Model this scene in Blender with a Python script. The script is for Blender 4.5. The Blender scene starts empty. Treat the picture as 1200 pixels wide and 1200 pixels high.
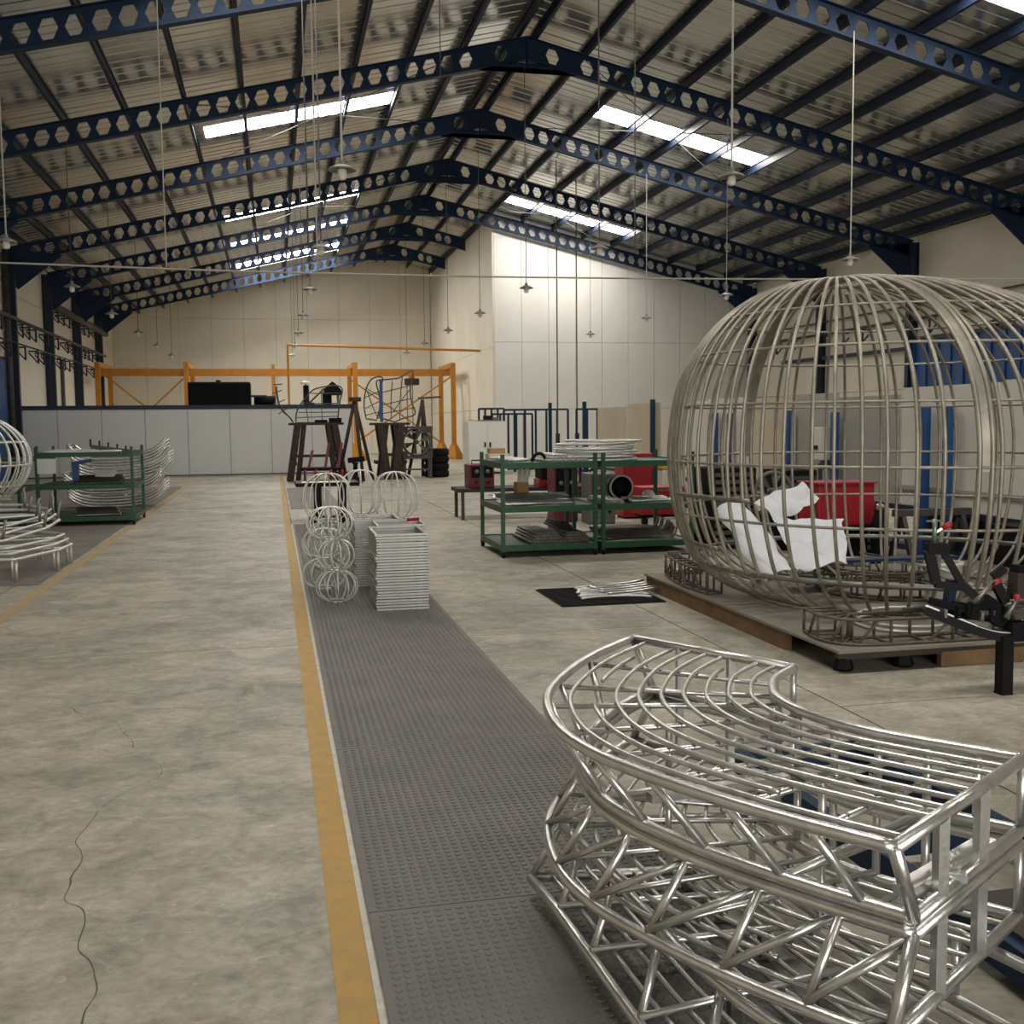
import bpy, math, random
from math import sin, cos, pi, radians, sqrt
from mathutils import Vector, Matrix, noise
S = bpy.context.scene
C = S.collection
random.seed(7)
# ------------------------------------------------------------ camera
cam = bpy.data.objects.new('camera', bpy.data.cameras.new('camera')); C.objects.link(cam); S.camera = cam
cam.data.sensor_width = 36; cam.data.lens = 1242.1 / 1200 * 36; cam.data.clip_end = 300; cam.data.clip_start = .05
_y, _p, _r = radians(12.591), radians(4.807), radians(-.557)
_f = Vector((sin(_y)*cos(_p), cos(_y)*cos(_p), -sin(_p))); _rt = Vector((cos(_y), -sin(_y), 0)); _u = _rt.cross(_f)
_r2 = _rt*cos(_r) + _u*sin(_r); _u2 = _u*cos(_r) - _rt*sin(_r)
cam.matrix_world = Matrix(((_r2.x, _u2.x, -_f.x, 0), (_r2.y, _u2.y, -_f.y, 0), (_r2.z, _u2.z, -_f.z, 1.6), (0, 0, 0, 1)))
# ------------------------------------------------------------ world, light, exposure
W = bpy.data.worlds.new('world'); S.world = W; W.use_nodes = True
W.node_tree.nodes['Background'].inputs[0].default_value = (.86, .93, 1, 1); W.node_tree.nodes['Background'].inputs[1].default_value = 1.0
S.view_settings.view_transform = 'Standard'; S.view_settings.look = 'None'
S.view_settings.exposure = 0.0; S.view_settings.gamma = 1.0; S.view_settings.use_curve_mapping = False
SKY_E = 27.0          # translucent roof panels, lit by the daylight above them
FILL_W = 1100.0        # fill lamp added out of view behind the camera
def area(name, loc, rot, sx, sy, w, col):
    l = bpy.data.lights.new(name, 'AREA'); l.shape = 'RECTANGLE'; l.size = sx; l.size_y = sy; l.energy = w; l.color = col
    o = bpy.data.objects.new(name, l); C.objects.link(o); o.location = loc; o.rotation_euler = rot; return o
area('added_front_fill', (2.5, -9.6, 2.6), (radians(90), 0, 0), 9, 5, FILL_W, (1, .97, .92))  # added lamp, brightens walls and tubes from the camera side
S.cycles.max_bounces = 10; S.cycles.diffuse_bounces = 6; S.cycles.glossy_bounces = 5
S.cycles.sample_clamp_indirect = 6; S.cycles.caustics_reflective = False; S.cycles.caustics_refractive = False
# ------------------------------------------------------------ materials
def lin(h):
    h = h.lstrip('#'); v = [int(h[i:i+2], 16)/255 for i in (0, 2, 4)]
    return tuple((c/12.92 if c <= .04045 else ((c+.055)/1.055)**2.4) for c in v) + (1,)
def mat(name, col, rough=.5, metal=0., var=.0, sc=8., bump=0., bsc=40., stretch=None, col2=None, spec=.5):
    m = bpy.data.materials.new(name); m.use_nodes = True; t = m.node_tree; N = t.nodes; L = t.links; b = N['Principled BSDF']
    c = lin(col); b.inputs['Base Color'].default_value = c; b.inputs['Roughness'].default_value = rough
    b.inputs['Metallic'].default_value = metal; b.inputs['Specular IOR Level'].default_value = spec
    if var or bump:
        tc = N.new('ShaderNodeTexCoord'); mp = N.new('ShaderNodeMapping'); L.new(tc.outputs['Object'], mp.inputs[0])
        if stretch: mp.inputs['Scale'].default_value = stretch
    if var:
        n = N.new('ShaderNodeTexNoise'); n.inputs['Scale'].default_value = sc; n.inputs['Detail'].default_value = 6; n.inputs['Roughness'].default_value = .65
        L.new(mp.outputs[0], n.inputs[0]); r = N.new('ShaderNodeValToRGB'); L.new(n.outputs[0], r.inputs[0])
        c2 = lin(col2) if col2 else tuple(x*(1-var) for x in c[:3]) + (1,)
        r.color_ramp.elements[0].position = .32; r.color_ramp.elements[1].position = .68
        r.color_ramp.elements[0].color = c2; r.color_ramp.elements[1].color = c if col2 else tuple(min(1, x*(1+var*.5)) for x in c[:3]) + (1,)
        L.new(r.outputs[0], b.inputs['Base Color'])
    if bump:
        n2 = N.new('ShaderNodeTexNoise'); n2.inputs['Scale'].default_value = bsc; n2.inputs['Detail'].default_value = 4
        L.new(mp.outputs[0], n2.inputs[0]); bp = N.new('ShaderNodeBump'); bp.inputs['Strength'].default_value = bump; bp.inputs['Distance'].default_value = .02
        L.new(n2.outputs[0], bp.inputs['Height']); L.new(bp.outputs[0], b.inputs['Normal'])
    return m
def emat(name, col, e):
    m = bpy.data.materials.new(name); m.use_nodes = True; b = m.node_tree.nodes['Principled BSDF']
    b.inputs['Base Color'].default_value = lin(col); b.inputs['Emission Color'].default_value = lin(col); b.inputs['Emission Strength'].default_value = e
    return m
def concrete():
    m = bpy.data.materials.new('concrete'); m.use_nodes = True; t = m.node_tree; N = t.nodes; L = t.links; b = N['Principled BSDF']
    tc = N.new('ShaderNodeTexCoord')
    geo = N.new('ShaderNodeNewGeometry')
    def nz(s, d, st=None, dist=0.):
        mp = N.new('ShaderNodeMapping'); L.new(geo.outputs['Position'], mp.inputs[0])
        if st: mp.inputs['Scale'].default_value = st
        n = N.new('ShaderNodeTexNoise'); n.inputs['Scale'].default_value = s; n.inputs['Detail'].default_value = d; n.inputs['Roughness'].default_value = .68
        n.inputs['Distortion'].default_value = dist; L.new(mp.outputs[0], n.inputs[0]); return n
    def ramp(n, p0, c0, p1, c1):
        r = N.new('ShaderNodeValToRGB'); L.new(n.outputs[0], r.inputs[0]); e = r.color_ramp.elements
        e[0].position = p0; e[1].position = p1; e[0].color = c0; e[1].color = c1; return r
    def mix(a, c, mode, f=1.):
        x = N.new('ShaderNodeMix'); x.data_type = 'RGBA'; x.blend_type = mode; x.inputs[0].default_value = f
        L.new(a, x.inputs[6]); L.new(c, x.inputs[7]); return x.outputs[2]
    g = lambda v, w=1.: (v*w, v, v*(2-w), 1)
    base = ramp(nz(.9, 8, None, .6), .3, lin('#999383'), .70, lin('#c4bdab'))
    mid = ramp(nz(3.6, 12, (1, 1.15, 1), .9), .36, g(.64, 1.0), .6, g(1.08))
    fine = ramp(nz(20, 10, (.9, 1.1, 1), .5), .35, g(.78), .6, g(1.07))
    dark = ramp(nz(1.7, 9, None, 1.5), .30, g(.68), .43, g(1.0))
    spots = ramp(nz(11, 5, (1, 1.2, 1), .3), .27, g(.50), .31, g(1.0))
    c = mix(base.outputs[0], mid.outputs[0], 'MULTIPLY', .8); c = mix(c, fine.outputs[0], 'MULTIPLY', .9); c = mix(c, dark.outputs[0], 'MULTIPLY', .8); c = mix(c, spots.outputs[0], 'MULTIPLY', .7)
    chips = ramp(nz(34, 4, (1, 1.3, 1), .6), .28, g(.52), .31, g(1.0)); c = mix(c, chips.outputs[0], 'MULTIPLY', .75); scuff = ramp(nz(7, 12, (1, 1.4, 1), 2.2), .60, g(0), .69, g(.16)); c = mix(c, scuff.outputs[0], 'ADD', 1.)
    stain = ramp(nz(.55, 5, None, 1.), .36, g(.80, .99), .56, g(1.0)); c = mix(c, stain.outputs[0], 'MULTIPLY', .8)
    L.new(c, b.inputs['Base Color'])
    rr = N.new('ShaderNodeMapRange'); L.new(nz(2.4, 6).outputs[0], rr.inputs[0]); rr.inputs[1].default_value = .3; rr.inputs[2].default_value = .7; rr.inputs[3].default_value = .42; rr.inputs[4].default_value = .7
    L.new(rr.outputs[0], b.inputs['Roughness']); b.inputs['Specular IOR Level'].default_value = .35
    bp = N.new('ShaderNodeBump'); bp.inputs['Strength'].default_value = .18; bp.inputs['Distance'].default_value = .01; L.new(nz(14, 8).outputs[0], bp.inputs['Height']); L.new(bp.outputs[0], b.inputs['Normal'])
    return m
M = dict(
 floor=concrete(), joint=mat('joint_filler', '#4e4a43', .9), crack=mat('crack_dirt', '#5f594d', .95),
 yellow=mat('worn_yellow_paint', '#bf9645', .65, 0, .3, 11, col2='#a88a52'), pale_yellow=mat('faded_yellow_paint', '#b99a63', .7, 0, .3, 5, col2='#a1907a'),
 whiteline=mat('white_sealant', '#cfcabd', .7, 0, .2, 12),
 rubber=mat('grey_rubber', '#6e6b65', .62, 0, .18, 3, .12, 60), rubber_old=mat('old_grey_rubber', '#78736b', .7, 0, .25, 2.5, .1, 40),
 white=mat('white_panel', '#e9e7e0', .55, 0, .05, .7), cream=mat('cream_panel', '#e6dfcf', .6, 0, .07, .6), partition=mat('partition_panel', '#dfdfdc', .5, 0, .04, 1.),
 seam=mat('panel_seam', '#9c988d', .8), navy=mat('navy_steel_paint', '#142b47', .6, 0, .2, 4, spec=.3), navyd=mat('dark_navy_paint', '#14233a', .5),
 blue=mat('blue_paint', '#1f4f86', .45, 0, .12, 3), foil=mat('roof_foil', '#c6c5c1', .2, .8, .1, 1.2, .025, 2., (1, 1, 1)),
 sky=emat('translucent_panel', '#fffaf2', SKY_E), green=mat('green_paint', '#0b4527', .45, 0, .18, 6),
 alu=mat('aluminium_tube', '#d9d8d5', .29, .9, .22, 9, .06, 60), alu_l=mat('light_aluminium', '#d8d7d2', .42, .6, .12, 10), alu_s=mat('satin_aluminium', '#b3b2ad', .5, .55, .2, 10), alu_d=mat('dull_aluminium', '#8d8a83', .45, .8, .25, 9),
 cage=mat('weathered_steel', '#a39d90', .5, .6, .3, 7), cage_d=mat('dark_weathered_steel', '#6c665a', .6, .5, .35, 6),
 orange=mat('orange_paint', '#bd7d20', .45, 0, .15, 3), black=mat('black_paint', '#0c0c0e', .6, spec=.22), blackm=mat('matt_black', '#151517', .85, 0, .2, 5, spec=.2),
 rust=mat('rusty_steel', '#3f322b', .75, .2, .5, 8), dark=mat('dark_grey_steel', '#55534d', .6, .4, .3, 6), wood=mat('worn_timber', '#7a5f42', .75, 0, .35, 4, .1, 30, (1, 1, 1)),
 ply=mat('plywood', '#c9bda6', .7, 0, .14, 1.6, stretch=(1, 1, .35)), plyg=mat('grey_plywood', '#8a8276', .8, 0, .22, 2.2), board=mat('white_board', '#dcd8cd', .6, 0, .06, 1.5), boardg=mat('grey_board', '#a9a69e', .6, 0, .08, 1.5),
 red=mat('red_paint', '#a01a28', .4, 0, .1, 4), maroon=mat('maroon_paint', '#6b2530', .5, 0, .2, 4), cloth=mat('white_sheet', '#eef0f4', .7, 0, .03, 3),
 card=mat('cardboard', '#b08a5c', .8, 0, .1, 6), yel=mat('yellow_plastic', '#c6b04a', .5), plastic=mat('white_plastic', '#dcd8cc', .4), chrome=mat('chrome', '#c8cac8', .2, 1.),
 lamp=mat('grey_lamp_enamel', '#77756f', .5, .2), bulb=mat('white_glass', '#e8e6dc', .25), cord=mat('pale_cord', '#a8a498', .6), wire=mat('dark_cord', '#3c3b38', .6),
 paper=mat('white_paper', '#cfcfca', .8), greenm=mat('pale_green_metal', '#7d8c80', .35, .7), grey=mat('grey_plastic', '#6c6b68', .6), deck=mat('dark_deck', '#3a332b', .8, 0, .3, 5))
# ------------------------------------------------------------ geometry helpers
ORG = {}
class MB:
    def __init__(s): s.v = []; s.f = []
    def add(s, vs, fs):
        o = len(s.v); s.v += [tuple(v) for v in vs]; s.f += [tuple(i+o for i in f) for f in fs]; return s
    def box(s, x0, x1, y0, y1, z0, z1):
        return s.add([(x, y, z) for x in (x0, x1) for y in (y0, y1) for z in (z0, z1)],
                     [(0, 1, 3, 2), (4, 6, 7, 5), (0, 4, 5, 1), (2, 3, 7, 6), (0, 2, 6, 4), (1, 5, 7, 3)])
    def bar(s, p, q, w, h, up=(0, 0, 1)):
        p = Vector(p); q = Vector(q); d = (q-p).normalized(); up = Vector(up)
        if abs(d.dot(up)) > .97: up = Vector((0, 1, 0))
        a = d.cross(up).normalized(); b = a.cross(d)
        vs = [c + a*i*w/2 + b*j*h/2 for c in (p, q) for i in (-1, 1) for j in (-1, 1)]
        return s.add(vs, [(0, 1, 3, 2), (4, 6, 7, 5), (0, 4, 5, 1), (2, 3, 7, 6), (0, 2, 6, 4), (1, 5, 7, 3)])
    def tube(s, pts, r, n=8, closed=False, flat=None, cap=True):
        pts = [Vector(p) for p in pts]; k = len(pts); rings = []
        def tan(i):
            if closed: return (pts[(i+1) % k] - pts[i-1]).normalized()
            return (pts[min(i+1, k-1)] - pts[max(i-1, 0)]).normalized()
        t = tan(0); u = t.cross(Vector((0, 0, 1)))
        if u.length < .05: u = t.cross(Vector((0, 1, 0)))
        u.normalize()
        for i in range(k):
            t = tan(i); u = u - t*u.dot(t); u.normalize(); w = t.cross(u); ri = r[i] if isinstance(r, (list, tuple)) else r
            fx = flat or 1.
            rings.append([pts[i] + u*cos(2*pi*j/n + pi/n)*ri*fx + w*sin(2*pi*j/n + pi/n)*ri for j in range(n)])
        vs = [v for rg in rings for v in rg]; fs = []
        for i in range(k if closed else k-1):
            a = i*n; b = ((i+1) % k)*n
            fs += [(a+j, a+(j+1) % n, b+(j+1) % n, b+j) for j in range(n)]
        if not closed and cap: fs += [tuple(range(n-1, -1, -1)), tuple((k-1)*n+j for j in range(n))]
        return s.add(vs, fs)
    def lathe(s, prof, n=16, c=(0, 0, 0)):
        vs = [(c[0]+r*cos(2*pi*j/n), c[1]+r*sin(2*pi*j/n), c[2]+z) for r, z in prof for j in range(n)]
        fs = [(i*n+j, i*n+(j+1) % n, (i+1)*n+(j+1) % n, (i+1)*n+j) for i in range(len(prof)-1) for j in range(n)]
        fs += [tuple(range(n-1, -1, -1)), tuple((len(prof)-1)*n+j for j in range(n))]
        return s.add(vs, fs)
    def prism(s, poly, ax, a, b):
        # poly in the two other axes, extruded along axis ax from a to b
        def P(u, v, w): return {0: (w, u, v), 1: (u, w, v), 2: (u, v, w)}[ax]
        n = len(poly); vs = [P(u, v, a) for u, v in poly] + [P(u, v, b) for u, v in poly]
        return s.add(vs, [tuple(range(n)), tuple(range(2*n-1, n-1, -1))] + [(i, i+n, (i+1) % n+n, (i+1) % n) for i in range(n)])
    def mesh(s, name, m, o=(0, 0, 0), smooth=False):
        me = bpy.data.meshes.new(name); me.from_pydata([(v[0]-o[0], v[1]-o[1], v[2]-o[2]) for v in s.v], [], s.f); me.materials.append(M[m] if isinstance(m, str) else m)
        if smooth: me.shade_smooth()
        me.validate(); return me
    def build(s, name, m, parent=None, smooth=False, label=None, bevel=0):
        if parent is not None: o = ORG[parent.name]
        else:
            xs, ys, zs = zip(*s.v); o = ((min(xs)+max(xs))/2, (min(ys)+max(ys))/2, min(zs))
        ob = bpy.data.objects.new(name, s.mesh(name, m, o, smooth)); C.objects.link(ob)
        if parent is not None: ob.parent = parent; ORG[ob.name] = o
        else: ob.location = o; ORG[ob.name] = o
        if label: ob['label'] = label
        if bevel:
            b = ob.modifiers.new('bevel', 'BEVEL'); b.width = bevel; b.segments = 2; b.limit_method = 'ANGLE'
        return ob
def thing(name, label, cat, loc=(0, 0, 0), group=None):
    o = bpy.data.objects.new(name, None); C.objects.link(o); o.location = loc; o.empty_display_size = .1; ORG[o.name] = tuple(loc)
    o['label'] = label; o['category'] = cat
    if group: o['group'] = group
    return o
def tag(o, label, cat, group=None):
    o['label'] = label; o['category'] = cat
    if group: o['group'] = group
    return o
def struct(name, loc=(0, 0, 0)):
    o = bpy.data.objects.new(name, None); C.objects.link(o); o.location = loc; o['kind'] = 'structure'; ORG[o.name] = tuple(loc); return o
def inst(name, me, parent, loc=(0, 0, 0), rot=(0, 0, 0), scale=None):
    o = bpy.data.objects.new(name, me); C.objects.link(o); o.parent = parent; o.location = loc; o.rotation_euler = rot
    if scale: o.scale = scale
    if parent is not None: ORG[o.name] = ORG.get(parent.name, (0, 0, 0))
    return o
def dup(root, loc, rotz=None, label=None, group=None):
    r = root.copy(); C.objects.link(r); r.location = loc
    if rotz is not None: r.rotation_euler = (0, 0, rotz)
    if label: r['label'] = label
    if group: r['group'] = group
    for ch in list(root.children):
        c = ch.copy(); C.objects.link(c); c.parent = r
        for g in list(ch.children):
            d = g.copy(); C.objects.link(d); d.parent = c
    return r
def lerp(a, b, t): return tuple(x+(y-x)*t for x, y in zip(a, b))
def crom(P, n):
    P = [Vector(p) for p in P]; out = []
    for i in range(len(P)-1):
        p0 = P[i-1] if i else P[0]*2-P[1]; p1 = P[i]; p2 = P[i+1]; p3 = P[i+2] if i+2 < len(P) else P[-1]*2-P[-2]
        for k in range(n):
            t = k/n; out.append(.5*((2*p1)+(p2-p0)*t+(2*p0-5*p1+4*p2-p3)*t*t+(3*p1-p0-3*p2+p3)*t**3))
    out.append(P[-1]); return out
def nth(i):
    u = ['', 'first', 'second', 'third', 'fourth', 'fifth', 'sixth', 'seventh', 'eighth', 'ninth', 'tenth', 'eleventh', 'twelfth', 'thirteenth', 'fourteenth', 'fifteenth', 'sixteenth', 'seventeenth', 'eighteenth', 'nineteenth', 'twentieth']
    return u[i] if i <= 20 else 'twenty-' + u[i-20]
ORD = ['first', 'second', 'third', 'fourth', 'fifth', 'sixth', 'seventh', 'eighth', 'ninth', 'tenth']
BAY = 5.66; FY = lambda k: 1.59 + BAY*k
XL, XR, RX = -7.78, 19.5, 5.86          # column lines and ridge
ZR, SL = 10.34, .2378                   # rafter top at the ridge, slope
WLX, WRX, WBY, WFY = -8.0, 19.72, 58.3, -9.8
# ============================================================ SETTING
# floor: cast slabs with open joints
fl = struct('floor')
MB().box(WLX-.2, WRX+.2, WFY-.2, WBY+.2, -.2, -.012).build('floor_base', 'joint', fl)
cache = {}
xs = [WLX-.2, -5.44, -2.61, .236, 3.05, 5.88, 8.71, 11.54, 14.37, 17.2, WRX+.2]
for i in range(len(xs)-1):
    y = -9.2 if xs[i] < 3 else -11.7
    while y < WBY:
        y0 = max(y, WFY-.2); y1 = min(y+BAY, WBY+.2); y += BAY
        if y1-y0 < .1: continue
        w = xs[i+1]-xs[i]-.012; l = y1-y0-.012; key = (round(w, 3), round(l, 3))
        if key not in cache: cache[key] = MB().box(-w/2, w/2, -l/2, l/2, -.1, 0).mesh('floor_slab', 'floor')
        inst('floor_slab', cache[key], fl, ((xs[i]+xs[i+1])/2, (y0+y1)/2, 0))
def strip(name, m, x0, x1, y0, y1, z=.0015):
    o = MB().box(x0, x1, y0, y1, .0002, z).build(name, m); o['kind'] = 'structure'; return o
strip('floor_marking_aisle', 'yellow', .128, .232, -6, 35.4)
strip('floor_marking_edge', 'whiteline', .233, .252, -6, 17.4, .002)
strip('floor_marking_left', 'pale_yellow', -2.34, -2.22, -6, 32)
def crackline(P, w):
    P = crom([(x, y, 0) for x, y in P], 7); b = MB(); L = []; R_ = []
    for i, p in enumerate(P):
        j = noise.noise(p*7)*.016; ww = w*.75*(.35+.9*abs(noise.noise(p*5+Vector((3, 1, 0))))) * (1 if 0 < i < len(P)-1 else .1)
        L.append((p.x+j-ww, p.y+noise.noise(p*7)*.02, .0012)); R_.append((p.x+j+ww, p.y+noise.noise(p*7)*.02, .0012))
    n = len(P); b.add(L+R_, [(i, i+n, i+n+1, i+1) for i in range(n-1)]); o = b.build('floor_crack', 'crack'); o['kind'] = 'structure'
crackline([(-.50, 2.6), (-.55, 2.93), (-.53, 3.1), (-.62, 3.36), (-.66, 3.6), (-.74, 3.75), (-.74, 4.05), (-.79, 4.3), (-.76, 4.6)], .0055)
crackline([(-.76, 4.6), (-.68, 4.8), (-.55, 5.0), (-.60, 5.2), (-.8, 5.4), (-.93, 5.5)], .003)
crackline([(-.35, 5.25), (-.1, 5.33), (.1, 5.5)], .0025)
crackline([(-1.6, 6.5), (-1.25, 6.45), (-1.1, 6.2), (-1.0, 6.15)], .004)
crackline([(-.86, 10.95), (-.66, 10.98), (-.46, 10.93)], .05)
crackline([(-.95, 10.45), (-.78, 10.47), (-.58, 10.43)], .04)
crackline([(-.9, 6.0), (-.75, 5.6), (-.72, 5.45)], .003)
# walls
def panels(wall, face, a0, a1, w, rows, m, off, g=.016, th=.05, top=None):
    """insulated wall panels. face 'x' panels span Y at x=off, 'y' panels span X at y=off; rows = list of (z0, z1); top(a) limits height"""
    n = max(1, round((a1-a0)/w)); w = (a1-a0)/n; s = 1 if th > 0 else -1
    for i in range(n):
        b0, b1 = a0+i*w+g/2, a0+(i+1)*w-g/2
        for z0, z1 in rows:
            t0 = min(z1, top(b0)) if top else z1; t1 = min(z1, top(b1)) if top else z1
            if min(t0, t1) - z0 < .05: continue
            poly = [(b0, z0+g/2), (b1, z0+g/2), (b1, t1-g/2), (b0, t0-g/2)]
            if top and top((b0+b1)/2) > max(top(b0), top(b1)) + .05 and z1 > t0: poly.insert(3, (RX, min(z1, top(RX))-g/2))
            MB().prism(poly, 0 if face == 'x' else 1, off, off+th).build('wall_panel', m, wall)
rooftop = lambda x: ZR + .232 - SL*abs(x-RX)
wb = struct('wall_back'); MB().prism([(WLX-.2, 0), (8.6, 0), (8.6, rooftop(8.6)), (RX, rooftop(RX)), (WLX-.2, rooftop(WLX))], 1, WBY, WBY+.2).build('backing', 'seam', wb)
panels(wb, 'y', WLX, 8.52, 1.66, [(0, 2.5), (2.5, 7.2), (7.2, 11)], 'cream', WBY, th=-.06, top=rooftop)
BX = 8.55                                # the white block at the right rear
wk = struct('wall_block'); MB().box(BX+.06, WRX, 41.5, 58.3, 0, 7.0).build('backing', 'seam', wk)
MB().prism([(BX+.06, 6.9), (WRX, 6.9), (WRX, rooftop(WRX)), (BX+.06, rooftop(BX+.06))], 1, 41.51, 58.2).build('backing', 'seam', wk)
panels(wk, 'y', BX+.062, WRX, 1.1, [(0, 2.15), (2.15, 4.8), (4.8, 10)], 'white', 41.44, th=.06, top=rooftop)
panels(wk, 'x', 41.44, 58.2, 1.7, [(0, 2.15), (2.15, 4.6), (4.6, 9.68)], 'cream', BX, th=.06)
wl = struct('wall_left'); MB().box(WLX-.25, WLX, WFY, WBY, 0, 7.262).build('backing', 'seam', wl)
wr = struct('wall_right'); MB().box(WRX, WRX+.25, WFY, 41.44, 0, 7.262).build('backing', 'seam', wr)
for k in range(-2, 10):
    y0, y1 = FY(k)+.2, FY(k+1)-.2
    if y0 < WBY-.5 and k >= 2:
        rows = [(3.75, 5.8), (5.8, 7.27)] if k == 5 else [(0, 5.8), (5.8, 7.27)]
        panels(wl, 'x', y0-.19, min(y1+.19, WBY), 6, rows, 'cream', WLX, th=.05)
    if y0 < 41 and k >= 2: panels(wr, 'x', y0-.19, y1+.19 if k < 6 else 41.44, 6, [(0, 2.55), (2.55, 5.1), (5.1, 7.27)], 'cream', WRX, th=-.05)
panels(wl, 'x', WFY, FY(2), 5.9, [(0, 5.8), (5.8, 7.27)], 'cream', WLX, th=.05)
panels(wr, 'x', WFY, FY(2), 5.9, [(0, 2.55), (2.55, 5.1), (5.1, 7.27)], 'cream', WRX, th=-.05)
wf = struct('wall_front')                # unseen, behind the camera; doorway added to let fill light in
MB().prism([(WLX, 0), (-2, 0), (-2, 5.1), (7, 5.1), (7, 0), (WRX, 0), (WRX, rooftop(WRX)), (RX, rooftop(RX)), (WLX, rooftop(WLX))], 1, WFY-.2, WFY).build('wall_panel', 'cream', wf)
# roof: ribbed foil-backed sheets, translucent sheets, purlins
ce = struct('ceiling')
RZ = ZR + .24; SHW = 1.13; DXE = 13.95
def roofpiece(side, xa, xb, w, ribs=True):
    """one sheet from horizontal distance xa to xb of the ridge, w wide along Y, with raised ribs"""
    b = MB(); prof = [(-w/2, 0), (-.32*w, 0), (-.30*w, .014), (-.26*w, .014), (-.24*w, 0), (-.02*w, 0), (0, .014), (.04*w, .014), (.06*w, 0), (.30*w, 0), (.32*w, .014), (.36*w, .014), (.38*w, 0), (w/2, 0)]
    n = len(prof); vs = []
    for th in (0, .025):
        for x in (xa, xb): vs += [(side*x, y, -SL*x+z+th) for y, z in prof]
    fs = [(i, i+1, n+i+1, n+i) for i in range(n-1)] + [(2*n+i, 3*n+i, 3*n+i+1, 2*n+i+1) for i in range(n-1)]
    fs += [(0, n, 3*n, 2*n), (n-1, 3*n-1, 4*n-1, 2*n-1)[::-1]]
    return b.add(vs, fs)
skyY = [5.08, 16.4, 27.7, 39.3, 45.0, 50.6, 51.8]  # rear strip doubled, and one ahead of it added, to brighten the back wall
for side in (-1, 1):
    SK0, SK1 = (2.85, 7.7) if side == 1 else (2.55, 7.32)
    full = roofpiece(side, .02, DXE, SHW-.012).mesh('roof_sheet', 'foil'); up = roofpiece(side, .02, SK0, SHW-.012).mesh('roof_sheet', 'foil')
    dn = roofpiece(side, SK1, DXE, SHW-.012).mesh('roof_sheet', 'foil')
    sk = roofpiece(side, SK0, SK1, SHW-.2).mesh('skylight_panel', 'sky')
    ys = []
    y = WFY + SHW/2 - .1
    while y < WBY+.3: ys.append(y); y += SHW
    near = {min(ys, key=lambda q: abs(q-s)) for s in skyY}
    for y in ys:
        if side == 1 and y > 41.3 and False: continue
        if y in near:
            inst('roof_sheet', up, ce, (RX, y, RZ)); inst('roof_sheet', dn, ce, (RX, y, RZ)); inst('skylight_panel', sk, ce, (RX, y, RZ)); [inst('skylight_trim', MB().prism([(side*SK0, -SL*SK0-.005), (side*SK1, -SL*SK1-.005), (side*SK1, -SL*SK1+.03), (side*SK0, -SL*SK0+.03)], 1, q*SHW/2-.0565 if q > 0 else -SHW/2-.0565, q*SHW/2+.0565 if q > 0 else -SHW/2+.0565).mesh('skylight_trim', 'foil'), ce, (RX, y, RZ)) for q in (-1, 1)]
        else: inst('roof_sheet', full, ce, (RX, y, RZ))
MB().prism([(RX-.35, RZ+.0), (RX, RZ+.085), (RX+.35, RZ+.0), (RX+.35, RZ+.03), (RX, RZ+.12), (RX-.35, RZ+.03)], 1, WFY-.1, WBY+.2).build('ridge_cap', 'foil', ce)
PD = [.22] + [1.42+1.225*i for i in range(10)] + [13.3]
for side in (-1, 1):
    for d in PD:
        x = RX + side*d; zt = RZ - SL*d - .012; y1 = WBY if not (side == 1 and x > BX) else 41.42
        b = MB(); ya = WFY
        b.box(x-.035, x+.035, ya, y1, zt-.02, zt); b.box(x-.006, x+.006, ya, y1, zt-.22, zt-.02); b.box(x-.035, x+.035, ya, y1, zt-.22, zt-.2)
        b.build('purlin', 'navyd', ce)
for k in (4, 6):                          # wind bracing rods under the roof
    for side in (-1, 1):
        for a, c in ((1.4, 7.5), (7.5, 1.4)):
            MB().tube([(RX+side*a, FY(k), ZR-SL*a-.1), (RX+side*c, FY(k+1), ZR-SL*c-.1)], .012, 5).build('brace_rod', 'wire', ce)
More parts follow.
